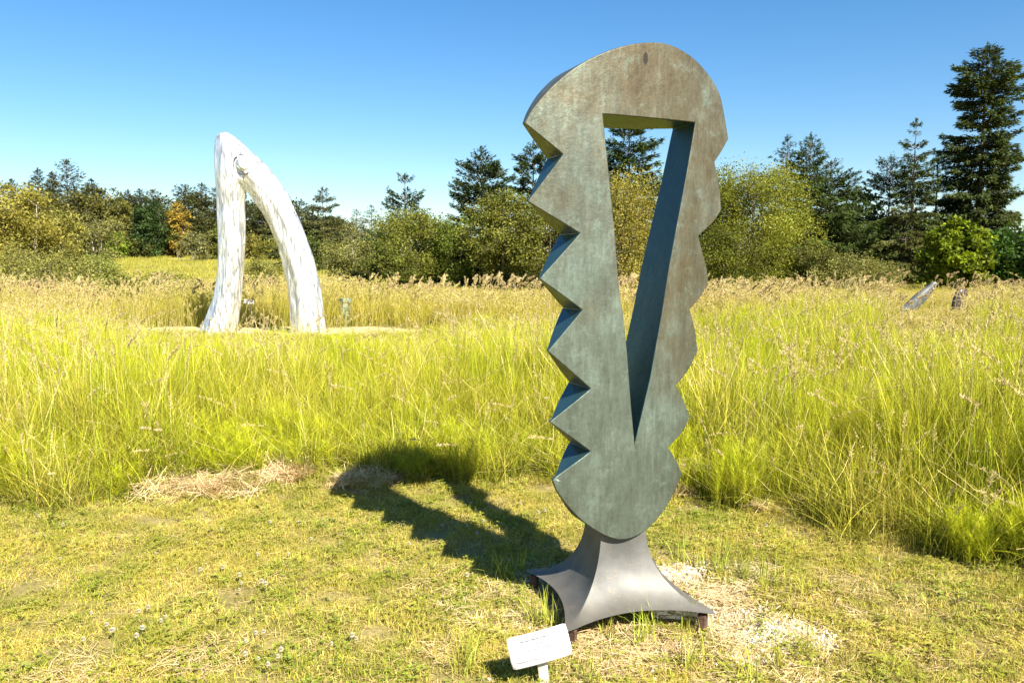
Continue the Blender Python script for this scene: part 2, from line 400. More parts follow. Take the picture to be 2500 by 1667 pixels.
for (ys, dens) in (((3.0, 7.5), 62), ((7.5, 11), 42), ((11, 17.5), 26)):
    hw = ys[1] * .8 + 1.2
    x, y = rejitter((-hw, hw), ys, dens); k = (y > lawn_edge(x) - .02) & (np.abs(x) < y * .78 + 1.2)
    k &= ~((hay_amt(x, y) > .40) & (rng.uniform(0, 1, len(x)) < .88)) & (np.hypot(x + 5.45, y - 17.4) > .0)
    P_.append(np.stack([x[k], y[k]], 1))
P_ = np.concatenate(P_); x, y = P_.T; n = len(x)
pn = vnoise(x, y, .35, 9) + .15 * sstep(1.8, 0, y - lawn_edge(x)) + rng.normal(0, .35, n)
idx = np.where(pn > .80, rng.integers(3, 6, n), np.where(pn > -.7, rng.choice([0, 1, 2, 7, 1, 2], n), rng.choice([6, 0, 7], n)))
idx = np.where((y > 12) & (idx < 6) & (rng.uniform(0, 1, n) < .12), 6, idx)
hz = tall_h(x, y) * rng.uniform(.72, 1.22, n) / .80; wz = 1 + .35 * sstep(8, 15, y)
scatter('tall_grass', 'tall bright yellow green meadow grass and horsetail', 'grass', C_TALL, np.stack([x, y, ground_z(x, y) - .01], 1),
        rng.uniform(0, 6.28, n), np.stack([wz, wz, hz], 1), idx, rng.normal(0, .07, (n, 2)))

# --- seed heads standing above the near meadow
def sh(k):
    def f(s): stalks(s, 3, .15, (.9, 1.4), .0035, .2, 55, .0055, (.52, .46, .17), [TAN, PURP, (.55, .42, .22), (.42, .30, .16)][k], .20, .3)
    return f
C_SEED = protos('seed_protos', protolist('seedhead', [sh(k) for k in range(4)], M_HAY))
x, y = rejitter((-14, 14), (6.2, 17), 1.9); s_ = x / y
k = (np.abs(x) < y * .78 + 1) & (y > lawn_edge(x) + .8) & ((rng.uniform(0, 1, len(x)) < .35 + .65 * (np.abs(s_ - .05) > .30)))
x, y = x[k], y[k]; n = len(x); hs_ = rng.uniform(.55, .95, n) + .15 * (x / y > .25)
hs_ = np.where((x / y > -.45) & (x / y < -.1), hs_ * .8, hs_)
scatter('seed_grass', 'tan and purple seed heads on thin stalks above the meadow', 'grass', C_SEED, np.stack([x, y, ground_z(x, y)], 1),
        rng.uniform(-.5, 1.2, n), hs_, rng.integers(0, 4, n))

def sh2(k):
    def f(s): stalks(s, 4, .3, (1.0, 1.5), .008, .2, 90, .013, (.50, .42, .17), [TAN, (.46, .35, .18), (.60, .50, .25), (.54, .44, .2)][k], .14, .7)
    return f
C_SEED2 = protos('tall_seed_protos', protolist('tallseed', [sh2(k) for k in range(4)], M_HAY))
x, y = rejitter((-20, 20), (15.5, 25), 2.3); s_ = x / y; k = (np.abs(s_) < .85) & ~((s_ > .47) & (s_ < .59) & (y < 24) & (rng.uniform(0, 1, len(x)) < .85)) & ((y > 19.6) | (s_ > .12)) & ((np.abs(x + 5.5) > 3.2) | (y > 20)); x, y = x[k], y[k]; n = len(x)
scatter('tall_seed_grass', 'tallest purplish tan seed heads standing against the dark trees', 'grass', C_SEED2, np.stack([x, y, ground_z(x, y)], 1), rng.uniform(-.6, 1.3, n), rng.uniform(.66, 1.0, n) * (1 + .12 * vnoise(x, y, .25, 21)), rng.integers(0, 4, n))

# --- far grass with seed heads
def fg(k):
    def f(s):
        g = [(.46, .42, .05), (.54, .46, .09), (.36, .36, .025), (.50, .42, .08)][k % 4]
        blades(s, 70, .34, (.5, 1.0), (.006, .012), .25, 3, (.24, .22, .05), g, .25)
        stalks(s, [5, 7, 3, 6][k % 4], .34, (.85, 1.3), .007, .24, 30, .011, (.46, .38, .15), [TAN, (.60, .50, .22), PURP, (.56, .48, .2)][k % 4], .18, .7)
    return f
C_FAR = protos('far_protos', protolist('farseed', [fg(k) for k in range(6)], M_FAR))
P_ = []
for ys, dens in (((18.2, 24), 9), ((24, 36), 5), ((36, 50), 2.2)):
    hw = ys[1] * .8 + 2; x, y = rejitter((-hw, hw), ys, dens); k = np.abs(x) < y * .78 + 2
    pth = np.interp(x, [-16, -10, -6, -3, -1, 1.5, 4, 7, 8.6, 9, 16], [18.6, 19.3, 19.7, 19.4, 18.6, 19.1, 21.4, 22.3, 22.3, 17.8, 17.8])
    k &= (y > pth) | ((x > 2) & (y < pth - 2.0) & (y > 18)); LOWP = 1; P_.append(np.stack([x[k], y[k]], 1))
P_ = np.concatenate(P_); x, y = P_.T; n = len(x); s_ = x / y
hz = (.70 + .20 * vnoise(x, y, .12, 12)) * rng.uniform(.7, 1.3, n) * (1 - .45 * sstep(24, 46, y))
hz = np.where((s_ > -.22) & (y > 24), hz * .55, hz) * np.where(s_ < -.22, 1.12, 1); hz = hz * np.where((s_ < -.39) & (s_ > -.52) & (y > 24), .7, 1); hz = np.where((s_ > .46) & (s_ < .60) & (y < 24.2), np.minimum(hz, .30), hz)
scatter('far_grass', 'tall tan grass gone to seed in front of the trees', 'grass', C_FAR, np.stack([x, y, ground_z(x, y) - .02], 1),
        rng.uniform(0, 6.28, n), np.stack([np.full(n, 1.1)] * 2 + [hz], 1), rng.integers(0, 6, n))
# distant meadow tufts
def dg(k):
    def f(s): blades(s, 60, .8, (.15, .4), (.02, .045), .4, 2, (.26, .24, .05), [(.38, .36, .06), (.44, .38, .10), (.33, .34, .05)][k], .2)
    return f
C_DIST = protos('dist_protos', protolist('distgrass', [dg(k) for k in range(3)], M_FAR))
x, y = rejitter((-80, 70), (50, 105), .55); n = len(x)
scatter('meadow_grass', 'short yellow green grass on the far rising meadow', 'grass', C_DIST, np.stack([x, y, ground_z(x, y) - .02], 1), rng.uniform(0, 6.28, n), rng.uniform(.8, 1.3, n), rng.integers(0, 3, n))

# --- hay mounds and scattered straw
def hy(k):
    def f(s): straws(s, 70, .13, (.06, .26), .0028, .045, [(.70, .52, .29), (.74, .58, .33), (.58, .42, .22)][k], .45, .35)
    return f
C_HAY = protos('hay_protos', protolist('haytuft', [hy(k) for k in range(3)], M_HAY))
x, y = rejitter((-3.8, 3.0), (4.7, 6.6), 90); a = hay_amt(x, y); k = rng.uniform(0, 1, len(x)) < (a - .10) * 1.7 * (.8 + .5 * vnoise(x, y, 1.6, 31))
x, y = x[k], y[k]; n = len(x)
scatter('hay', 'flattened dry hay heaped along the edge of the tall grass', 'hay', C_HAY, np.stack([x, y, ground_z(x, y) + rng.uniform(0, .03, n)], 1),
        rng.uniform(0, 6.28, n), rng.uniform(.8, 1.2, n), rng.integers(0, 3, n), rng.normal(0, .22, (n, 2)))
def st(k):
    def f(s): straws(s, 60, .13, (.03, .16), .0026, .022, [(.66, .50, .27), (.72, .57, .34), (.55, .40, .20)][k], .3, .1)
    return f
C_STRAW = protos('straw_protos', protolist('strawtuft', [st(k) for k in range(3)], M_HAY))
x, y = rejitter((-3, 3), (2.4, 4.9), 120)
a = np.exp(-(((x - .75) / .72) ** 4 + ((y - 3.45) / .62) ** 4)) * (1 - .85 * np.exp(-((x - 1.14) / .17) ** 2 - ((y - 3.33) / .12) ** 2)) + .8 * np.exp(-((x - .05) / .35) ** 2 - ((y - 3.55) / .42) ** 2) + .75 * np.exp(-((x + 1.45) / .35) ** 2 - ((y - 3.0) / .14) ** 2)
k = rng.uniform(0, 1, len(x)) < a * .75; x, y = x[k], y[k]; n = len(x)
scatter('dry_straw', 'dry straw clippings spread round the sculpture base', 'straw', C_STRAW, np.stack([x, y, ground_z(x, y) + .004], 1),
        rng.uniform(0, 6.28, n), rng.uniform(.8, 1.2, n), rng.integers(0, 3, n), rng.normal(0, .06, (n, 2)))

# --- longer tufts near the base, along its pad edge
def tf(k):
    def f(s): blades(s, 26, .05, (.08, .20), (.003, .0055), .45, 3, (.30, .30, .06), (.30, .38, .035), .25)
    return f
C_TUFT = protos('tuft_protos', protolist('tuft', [tf(k) for k in range(3)], M_LAWN))
tp = [(1.0, 4.1), (1.07, 4.02), (1.12, 4.12), (1.2, 3.95), (1.28, 3.88), (1.33, 3.80), (1.24, 3.78), (1.4, 3.7), (.92, 4.2), (.16, 3.38), (.13, 3.45), (.10, 3.42), (.02, 3.58), (.42, 3.30), (.60, 3.33), (.55, 3.22), (.78, 3.40),
      (.72, 3.02), (1.05, 3.0), (-.17, 3.02), (-.2, 2.95), (1.2, 3.1), (.9, 2.92), (.3, 2.9), (-.05, 3.9), (.05, 4.0)]
tp += [(float(a), float(b)) for a, b in zip(rng.uniform(-2.6, 2.6, 70), rng.uniform(2.8, 5.2, 70))]
x, y = np.array(tp).T; n = len(x); sc = np.r_[rng.uniform(.8, 1.3, 26), rng.uniform(.3, .6, n - 26)]
scatter('grass_tufts', 'longer green grass tufts left by the mower', 'grass', C_TUFT, np.stack([x, y, ground_z(x, y)], 1), rng.uniform(0, 6.28, n), sc, rng.integers(0, 3, n))

# --- white crushed gravel
m, nt, nd, ln = newmat('white_stone'); oi = nd('ObjectInfo'); geo = nd('NewGeometry'); n1 = noise_tex(nd, ln, geo.outputs['Position'], 90, 3)
r1 = ramp(nd, [(.3, (.50, .44, .36)), (.7, (.78, .73, .66))]); ln(n1.outputs[0], r1.inputs[0]); p = nd('BsdfPrincipled', in_Roughness=.85); ln(r1.outputs[0], p.inputs['Base Color'])
o = nd('OutputMaterial'); ln(p.outputs[0], o.inputs[0]); M_STONE = m
def rock_obj(i):
    bm = bmesh.new(); bmesh.ops.create_icosphere(bm, subdivisions=1, radius=.006)
    for v in bm.verts: v.co = Vector((v.co.x * random.uniform(.7, 1.3), v.co.y * random.uniform(.6, 1.2), v.co.z * random.uniform(.5, .9)))
    me = bpy.data.meshes.new(f'stone_{i}'); bm.to_mesh(me); bm.free(); me.materials.append(M_STONE)
    return bpy.data.objects.new(f'stone_{i}', me)
C_STONE = protos('stone_protos', [rock_obj(i) for i in range(4)])
GP = [(.86, 4.03, .07, .05, 900), (1.13, 3.33, .09, .07, 2200), (1.25, 3.24, .05, .04, 500), (1.0, 3.50, .12, .06, 700), (.95, 3.08, .06, .03, 400), (.62, 3.55, .35, .3, 260)]
x = np.concatenate([rng.normal(a, c, n_) for a, b, c, d, n_ in GP]); y = np.concatenate([rng.normal(b, d, n_) for a, b, c, d, n_ in GP]); n = len(x)
scatter('white_gravel', 'white crushed gravel showing through the dry grass by the base', 'gravel', C_STONE, np.stack([x, y, ground_z(x, y) + rng.uniform(.0, .014, n)], 1),
        rng.uniform(0, 6.28, n), rng.uniform(.6, 1.7, n), rng.integers(0, 4, n), rng.uniform(-1, 1, (n, 2)))

# ------------------------------------------------------------------ bronze sculpture
m, nt, nd, ln = newmat('bronze_patina'); tc = nd('TexCoord'); G = tc.outputs['Object']
ns = noise_tex(nd, ln, G, 4.0, 9, .72, (1.3, 1.3, .7)); nb = noise_tex(nd, ln, G, 3.0, 4, .6); nf = noise_tex(nd, ln, G, 55, 5, .7); nsf = noise_tex(nd, ln, G, 16, 10, .8, (2.2, 2.2, .42))
r1 = ramp(nd, [(.34, (.035, .028, .015)), (.44, (.066, .056, .032)), (.53, (.10, .10, .072)), (.63, (.18, .215, .175))]); ln(ns.outputs[0], r1.inputs[0])
r2 = ramp(nd, [(.35, (.125, .096, .052)), (.65, (.13, .17, .146))])
sx = nd('SeparateXYZ'); ln(G, sx.inputs[0])
zz = nd('MapRange'); zz.inputs[1].default_value = 2.5; zz.inputs[2].default_value = .5; ln(sx.outputs[2], zz.inputs[0])
xx = nd('MapRange'); xx.inputs[1].default_value = -.2; xx.inputs[2].default_value = .5; xx.inputs[3].default_value = .14; xx.inputs[4].default_value = -.12; ln(sx.outputs[0], xx.inputs[0])
ad = nd('Math', operation='MULTIPLY_ADD'); ad.inputs[1].default_value = .42; ln(zz.outputs[0], ad.inputs[0])
ad1 = nd('Math', operation='MULTIPLY_ADD'); ad1.inputs[1].default_value = .8; ln(nb.outputs[0], ad1.inputs[0]); ln(xx.outputs[0], ad1.inputs[2])
ad.inputs[2].default_value = -.12; ad2 = nd('Math', operation='ADD'); ln(ad.outputs[0], ad2.inputs[0]); ln(ad1.outputs[0], ad2.inputs[1]); ln(ad2.outputs[0], r2.inputs[0])
c = mixc(nd, ln, r1.outputs[0], r2.outputs[0], .55)
r3 = ramp(nd, [(.32, (.58, .57, .56)), (.68, (1.36, 1.42, 1.42))]); ln(nsf.outputs[0], r3.inputs[0]); c = mixc(nd, ln, c, r3.outputs[0], .8, 'MULTIPLY')
r4 = ramp(nd, [(.54, (0, 0, 0)), (.66, (1, 1, 1))]); nv = noise_tex(nd, ln, G, 11, 12, .82); ln(nv.outputs[0], r4.inputs[0])
k4 = nd('Math', operation='MULTIPLY'); k4.inputs[1].default_value = .6; ln(r4.outputs[0], k4.inputs[0]); c = mixc(nd, ln, c, (.19, .26, .21), k4.outputs[0])
dv = nd('VectorMath', operation='SUBTRACT'); ln(G, dv.inputs[0]); dv.inputs[1].default_value = (.085, 0, 2.455)
dm = nd('VectorMath', operation='MULTIPLY'); ln(dv.outputs[0], dm.inputs[0]); dm.inputs[1].default_value = (2.2, 0, 1.0); dl = nd('VectorMath', operation='LENGTH'); ln(dm.outputs[0], dl.inputs[0])
ds = nd('MapRange'); ds.inputs[1].default_value = .022; ds.inputs[2].default_value = .03; ds.inputs[3].default_value = .85; ds.inputs[4].default_value = 0; ln(dl.outputs['Value'], ds.inputs[0]); c = mixc(nd, ln, c, (.02, .016, .012), ds.outputs[0])
p = nd('BsdfPrincipled'); p.inputs['Metallic'].default_value = .6; ln(c, p.inputs['Base Color'])
rr = nd('MapRange'); rr.inputs[3].default_value = .30; rr.inputs[4].default_value = .56; ln(nf.outputs[0], rr.inputs[0]); ln(rr.outputs[0], p.inputs['Roughness'])
b = nd('Bump'); b.inputs['Strength'].default_value = .35; b.inputs['Distance'].default_value = .004; ln(nf.outputs[0], b.inputs['Height'])
b2 = nd('Bump'); b2.inputs['Strength'].default_value = .5; b2.inputs['Distance'].default_value = .01; ln(nb.outputs[0], b2.inputs['Height']); ln(b.outputs[0], b2.inputs['Normal']); ln(b2.outputs[0], p.inputs['Normal'])
o = nd('OutputMaterial'); ln(p.outputs[0], o.inputs[0]); M_BRONZE = m
M_BRONZE_SHADE = m.copy(); M_BRONZE_SHADE.name = 'bronze_teal_shade'; nt = M_BRONZE_SHADE.node_tree  # teal tint paints shade and sky reflection into the sheltered walls
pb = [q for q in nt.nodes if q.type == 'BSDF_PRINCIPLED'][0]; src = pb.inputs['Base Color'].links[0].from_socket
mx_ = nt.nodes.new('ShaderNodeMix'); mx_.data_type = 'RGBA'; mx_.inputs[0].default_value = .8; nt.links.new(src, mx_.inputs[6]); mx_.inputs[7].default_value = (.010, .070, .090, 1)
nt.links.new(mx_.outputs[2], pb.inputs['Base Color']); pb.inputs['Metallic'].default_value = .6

m, nt, nd, ln = newmat('base_metal'); tc = nd('TexCoord'); G = tc.outputs['Object']
n1 = noise_tex(nd, ln, G, 4, 5, .6); n2 = noise_tex(nd, ln, G, 70, 4, .75); n3 = noise_tex(nd, ln, G, 26, 5, .8)
r1 = ramp(nd, [(.35, (.080, .080, .075)), (.65, (.15, .148, .138))]); ln(n1.outputs[0], r1.inputs[0])
r2 = ramp(nd, [(.60, (0, 0, 0)), (.64, (1, 1, 1))]); ln(n2.outputs[0], r2.inputs[0]); r3 = ramp(nd, [(.48, (0, 0, 0)), (.6, (1, 1, 1))]); ln(n3.outputs[0], r3.inputs[0])
k1 = nd('Math', operation='MULTIPLY'); ln(r2.outputs[0], k1.inputs[0]); ln(r3.outputs[0], k1.inputs[1])
c = mixc(nd, ln, r1.outputs[0], (.28, .17, .07), k1.outputs[0])
sz_ = nd('SeparateXYZ'); ln(G, sz_.inputs[0]); dz = nd('MapRange'); dz.inputs[1].default_value = .24; dz.inputs[2].default_value = .06; dz.inputs[3].default_value = -.25; dz.inputs[4].default_value = .45; ln(sz_.outputs[2], dz.inputs[0])
n6 = noise_tex(nd, ln, G, 14, 8, .75); da = nd('Math', operation='ADD'); ln(dz.outputs[0], da.inputs[0]); ln(n6.outputs[0], da.inputs[1]); rd_ = ramp(nd, [(.5, (0, 0, 0)), (.85, (.3, .3, .3))]); ln(da.outputs[0], rd_.inputs[0]); c = mixc(nd, ln, c, (.16, .125, .075), rd_.outputs[0])
p = nd('BsdfPrincipled', in_Metallic=.25, in_Roughness=.55); ln(c, p.inputs['Base Color'])
b = nd('Bump'); b.inputs['Strength'].default_value = .3; b.inputs['Distance'].default_value = .003; ln(n3.outputs[0], b.inputs['Height']); ln(b.outputs[0], p.inputs['Normal'])
o = nd('OutputMaterial'); ln(p.outputs[0], o.inputs[0]); M_BASE = m

OUT = [(-0.4588,2.1598,1),(-0.4265,2.2138,0),(-0.3595,2.2917,0),(-0.2769,2.3652,0),(-0.2023,2.416,0),(-0.117,2.4601,0),(-0.03,2.4933,0),(.0666,2.5179,0),(.1655,2.5276,0),(.2337,2.5189,0),(.3205,2.4875,0),(.3899,2.4432,0),(.4545,2.3835,0),(.4867,2.3363,0),(.511,2.2647,0),(.5413,2.1531,1),(.5031,2.095,0),(.4647,2.0461,1),(.4843,1.9836,0),(.502,1.9168,0),(.5112,1.8347,1),(.4727,1.7825,0),(.3841,1.7171,1),(.4102,1.646,0),(.4364,1.5797,0),(.4518,1.5111,1),(.4135,1.4521,0),(.3469,1.3885,1),(.3824,1.2927,0),(.4005,1.2003,1),(.3517,1.118,0),(.279,1.0469,1),(.3268,0.9725,0),(.3642,0.894,1),(.3194,0.8271,0),(.2419,0.7672,1),(.2939,0.6958,0),(.3287,0.631,1),(.2969,0.5708,0),(.2544,0.5063,0),(.1989,0.4476,0),(.1414,0.4049,0),(.0756,0.3791,0),(.0083,0.3728,0),(-0.0564,0.3908,0),(-0.1306,0.434,0),(-0.2017,0.4928,0),(-0.2657,0.5662,0),(-0.3051,0.6214,0),(-0.3248,0.6739,1),(-0.1526,0.7855,1),(-0.3396,0.9246,1),(-0.1556,1.0597,1),(-0.3506,1.228,1),(-0.1983,1.3988,1),(-0.3895,1.5323,1),(-0.2129,1.7201,1),(-0.4437,1.8465,1),(-0.2914,2.0413,1)]
HOLE = [(-0.1139,2.2137),(-0.0771,1.934),(-0.0549,1.7587),(-0.0225,1.4588),(-0.0073,1.3927),(0.0157,1.2235),(0.0403,0.9785),(0.062,0.8053),(0.1366,1.092),(0.1921,1.3792),(0.2258,1.5819),(0.2563,1.7335),(0.3059,1.9765),(0.3491,2.2095)]
def smooth_loop(pts):
    """Catmull-Rom between plain points, straight at corners (third entry 1)"""
    n = len(pts); out = []
    for i in range(n):
        p0, p1, p2, p3 = pts[i - 1], pts[i], pts[(i + 1) % n], pts[(i + 2) % n]
        L = math.hypot(p2[0] - p1[0], p2[1] - p1[1]); k = max(2, int(L / .022))
        a = np.array(p1[:2]); b_ = np.array(p2[:2])
        m1 = (b_ - a) if p1[2] else (b_ - np.array(p0[:2])) / 2 ; m2 = (b_ - a) if p2[2] else (np.array(p3[:2]) - a) / 2
        l1, l2 = np.linalg.norm(m1), np.linalg.norm(m2); m1 = m1 / l1 * L; m2 = m2 / l2 * L
        for j in range(k):
            t = j / k; q = (2 * t**3 - 3 * t**2 + 1) * a + (t**3 - 2 * t**2 + t) * m1 + (-2 * t**3 + 3 * t**2) * b_ + (t**3 - t**2) * m2
            out.append((float(q[0]), float(q[1]), bool(p1[2]) and j == 0))
    return out
loop = smooth_loop(OUT); hl = smooth_loop([(a, b, 1) for a, b in HOLE])
hcorner = {0, 7, 13}
BU = .035                                                   # middle line of the slab
WZ = [(.35, .20), (.45, .27), (.62, .33), (.90, .355), (1.2, .375), (1.52, .415), (1.86, .46), (2.16, .50), (2.6, .52)]
def env(z): return float(np.interp(z, [a for a, b in WZ], [b for a, b in WZ]))
def depth_back(u, z):
    q = min(1, abs(u - BU) / env(z)); return .018 + .262 * (1 - q ** 1.7)
def depth_front(u, z):
    q = min(1, abs(u - BU) / env(z)); return -.028 * (1 - q ** 2)
def inside(u, z, poly):
    c = False; n = len(poly); j = n - 1
    for i in range(n):
        if (poly[i][1] > z) != (poly[j][1] > z) and u < (poly[j][0] - poly[i][0]) * (z - poly[i][1]) / (poly[j][1] - poly[i][1]) + poly[i][0]: c = not c
        j = i
    return c
pts = [Vector(p[:2]) for p in loop] + [Vector(p[:2]) for p in hl]
nl, nh = len(loop), len(hl)
edges = [(i, (i + 1) % nl) for i in range(nl)] + [(nl + i, nl + (i + 1) % nh) for i in range(nh)]
bpts = np.array([p[:2] for p in pts])
for gu in np.arange(-.46, .58, .03):
    for gz in np.arange(.36, 2.55, .03):
        if inside(gu, gz, loop) and not inside(gu, gz, hl) and np.min(np.hypot(bpts[:, 0] - gu, bpts[:, 1] - gz)) > .014: pts.append(Vector((gu, gz)))
vv, ee, ff, *_ = geometry.delaunay_2d_cdt(pts, edges, [], 0, 1e-6)
tri = []
for f in ff:
    cu = sum(vv[i][0] for i in f) / 3; cz = sum(vv[i][1] for i in f) / 3
    if inside(cu, cz, loop) and not inside(cu, cz, hl): tri.append(tuple(f))
nv = len(vv)
V = [(v[0], depth_front(v[0], v[1]), v[1]) for v in vv] + [(v[0], depth_back(v[0], v[1]), v[1]) for v in vv]
Fs = []
for f in tri:
    a, b_, c_ = [vv[i] for i in f]; area = (b_[0] - a[0]) * (c_[1] - a[1]) - (b_[1] - a[1]) * (c_[0] - a[0])
    if area < 0: f = f[::-1]
    Fs.append(f); Fs.append(tuple(i + nv for i in f[::-1]))
ntri = len(Fs)
for lst, off in ((loop, 0), (hl, nl)):
    n = len(lst)
    for i in range(n):
        a, b_ = off + i, off + (i + 1) % n
        Fs.append((a, a + nv, b_ + nv, b_))
sculpt = empty('abstract_sculpture', (.475, 3.46, 0), R(22))
tag(sculpt, 'tall weathered bronze slab with a V shaped opening and sawtooth sides on a flared base', 'sculpture')
body = mesh_obj('sawtooth_body', V, Fs, M_BRONZE, sculpt); body.data.materials.append(M_BRONZE_SHADE)
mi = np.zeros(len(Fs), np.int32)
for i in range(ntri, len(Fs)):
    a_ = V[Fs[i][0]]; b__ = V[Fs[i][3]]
    if i >= ntri + nl or (b__[1 + 1] < 2.2 and a_[2] < 2.17 and b__[0] < 0 and b__[0] < a_[0] and b__[2] < a_[2]) or (i < ntri + nl and a_[0] < 0 and b__[0] > a_[0] and b__[2] > a_[2] and b__[2] < 2.1 and a_[2] > .6): mi[i] = 1  # hole walls and left notch facets take the shade-tinted bronze
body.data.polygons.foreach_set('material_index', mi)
bm = bmesh.new(); bm.from_mesh(body.data); bmesh.ops.recalc_face_normals(bm, faces=bm.faces)
for f in bm.faces: f.smooth = True
for e in bm.edges:
    if len(e.link_faces) == 2 and e.calc_face_angle(0) > R(32): e.smooth = False
bm.to_mesh(body.data); bm.free()
bv = body.modifiers.new('bevel', 'BEVEL'); bv.width = .004; bv.segments = 2; bv.limit_method = 'ANGLE'; bv.angle_limit = R(32)

# flared base: four concave faces running out to blunt feet
TOPZ = .435; FOOTZ = .075
def base_pt(k, s, v, inset=0):
    """side k, s in -1..1 along the side, v 0 (top) .. 1 (foot level)"""
    a = v * R(80)
    rt, rb = .150, .515
    r = rt + (rb - rt) * ((1 - math.cos(a)) / (1 - math.cos(R(80)))) ** 1.18 - inset
    z = TOPZ - (TOPZ - FOOTZ) * math.sin(a) / math.sin(R(80))
    ca = R(-135 + 90 * k); cb = ca + R(90)
    A = Vector((math.cos(ca), math.sin(ca), 0)) * r; B = Vector((math.cos(cb), math.sin(cb), 0)) * r
    p = A.lerp(B, (s + 1) / 2); mid = 1 - s * s
    nrm = (A + B).normalized()
    p -= nrm * mid * (.085 * v ** 2.2)
    e_ = max(0, (abs(s) - .86) / .14)
    if e_ > 0: p -= Vector((p.x, p.y, 0)).normalized() * .035 * e_ * v ** 5
    p.z = z + mid * (.025 * v ** 2)
    if k in (0, 2): p.z -= mid * .05 * (1 - v) ** 3
    if k in (1, 3): p.z += 0
    return p
NS, NV_ = 24, 22
V = []; Fs = []
for lay in (0, .012):
    for k in range(4):
        for j in range(NV_ + 1):
            for i in range(NS):
                s = -1 + 2 * i / NS; V.append(base_pt(k, s, j / NV_, lay))
ring = 4 * NS
def vid(lay, k, i, j):
    q = (k * NS + i) % ring; return lay * (4 * NS * (NV_ + 1)) + (q // NS) * NS * (NV_ + 1) + j * NS + q % NS
for lay in (0, 1):
    for k in range(4):
        for i in range(NS):
            for j in range(NV_):
                q = (vid(lay, k, i, j), vid(lay, k, i, j + 1), vid(lay, k, i + 1, j + 1), vid(lay, k, i + 1, j))
                Fs.append(q if lay == 0 else q[::-1])
for k in range(4):
    for i in range(NS): Fs.append((vid(0, k, i, NV_), vid(1, k, i, NV_), vid(1, k, i + 1, NV_), vid(0, k, i + 1, NV_)))
V.append(Vector((0, 0, TOPZ - .05))); tc_ = len(V) - 1
for k in range(4):
    for i in range(NS): Fs.append((vid(0, k, i + 1, 0), tc_, vid(0, k, i, 0)))
bs = mesh_obj('flared_base', [tuple(v) for v in V], Fs, M_BASE, sculpt); bs.location = (.045, .11, 0); bs.rotation_euler = (0, 0, R(-8))
bm = bmesh.new(); bm.from_mesh(bs.data); bmesh.ops.recalc_face_normals(bm, faces=bm.faces)
for f in bm.faces: f.smooth = True
for e in bm.edges:
    if len(e.link_faces) == 2 and e.calc_face_angle(0) > R(28): e.smooth = False
bm.to_mesh(bs.data); bm.free()

# wooden blocks under the feet
m, nt, nd, ln = newmat('old_wood'); tc = nd('TexCoord'); n1 = noise_tex(nd, ln, tc.outputs['Object'], 12, 5, .7, (.4, 3, 3))
r1 = ramp(nd, [(.35, (.04, .02, .012)), (.65, (.13, .07, .04))]); ln(n1.outputs[0], r1.inputs[0]); p = nd('BsdfPrincipled', in_Roughness=.85); ln(r1.outputs[0], p.inputs['Base Color'])
o = nd('OutputMaterial'); ln(p.outputs[0], o.inputs[0]); M_WOOD = m
m, nt, nd, ln = newmat('flaking_white_wood'); tc = nd('TexCoord'); n1 = noise_tex(nd, ln, tc.outputs['Object'], 25, 6, .75, (.5, 2, 2))
r1 = ramp(nd, [(.42, (.16, .08, .04)), (.48, (.75, .72, .66))]); ln(n1.outputs[0], r1.inputs[0]); p = nd('BsdfPrincipled', in_Roughness=.8); ln(r1.outputs[0], p.inputs['Base Color'])
o = nd('OutputMaterial'); ln(p.outputs[0], o.inputs[0]); M_WWOOD = m
def rough_box(name, loc, dim, rot, mat, seed, parent=None):
    r = random.Random(seed); bm = bmesh.new(); bmesh.ops.create_cube(bm, size=1)
    for v in bm.verts: v.co = Vector((v.co.x * dim[0], v.co.y * dim[1], v.co.z * dim[2])) + Vector([r.uniform(-.004, .004) for _ in range(3)])
    bmesh.ops.bevel(bm, geom=list(bm.edges), offset=.003, segments=1, affect='EDGES')
    me = bpy.data.meshes.new(name); bm.to_mesh(me); bm.free(); me.materials.append(mat)
    o = bpy.data.objects.new(name, me); COL.objects.link(o); o.location = loc; o.rotation_euler = rot
    if parent: o.parent = parent
    return o
bpy.context.view_layer.update()
def foot(k): return (sculpt.matrix_basis @ bs.matrix_basis) @ base_pt(k, -1, 1)
cen = (sculpt.matrix_basis @ bs.matrix_basis) @ Vector((0, 0, 0))
lab = {0: 'brown wooden block under the front foot of the bronze sculpture', 1: 'brown wooden block under the right foot of the bronze sculpture',
       3: 'brown wooden block in shade under the left foot of the bronze sculpture'}
for k, lb in lab.items():
    f = foot(k); p_ = f.lerp(cen, .12); g = float(ground_z(p_.x, p_.y)); top = .066
    b_ = rough_box('wooden_block', (p_.x, p_.y, (g - .02 + top) / 2), (.028, .034, top - g + .02), (0, 0, R(14 + 45)), M_WOOD, k); tag(b_, lb, 'wooden block', 'wooden blocks under the base')
f = foot(1).lerp(cen, .30); b_ = rough_box('painted_timber', (f.x - .02, f.y + .06, .03), (.22, .05, .055), (0, 0, R(-12)), M_WWOOD, 9)
tag(b_, 'short timber with flaking white paint lying behind the right foot of the base', 'timber')

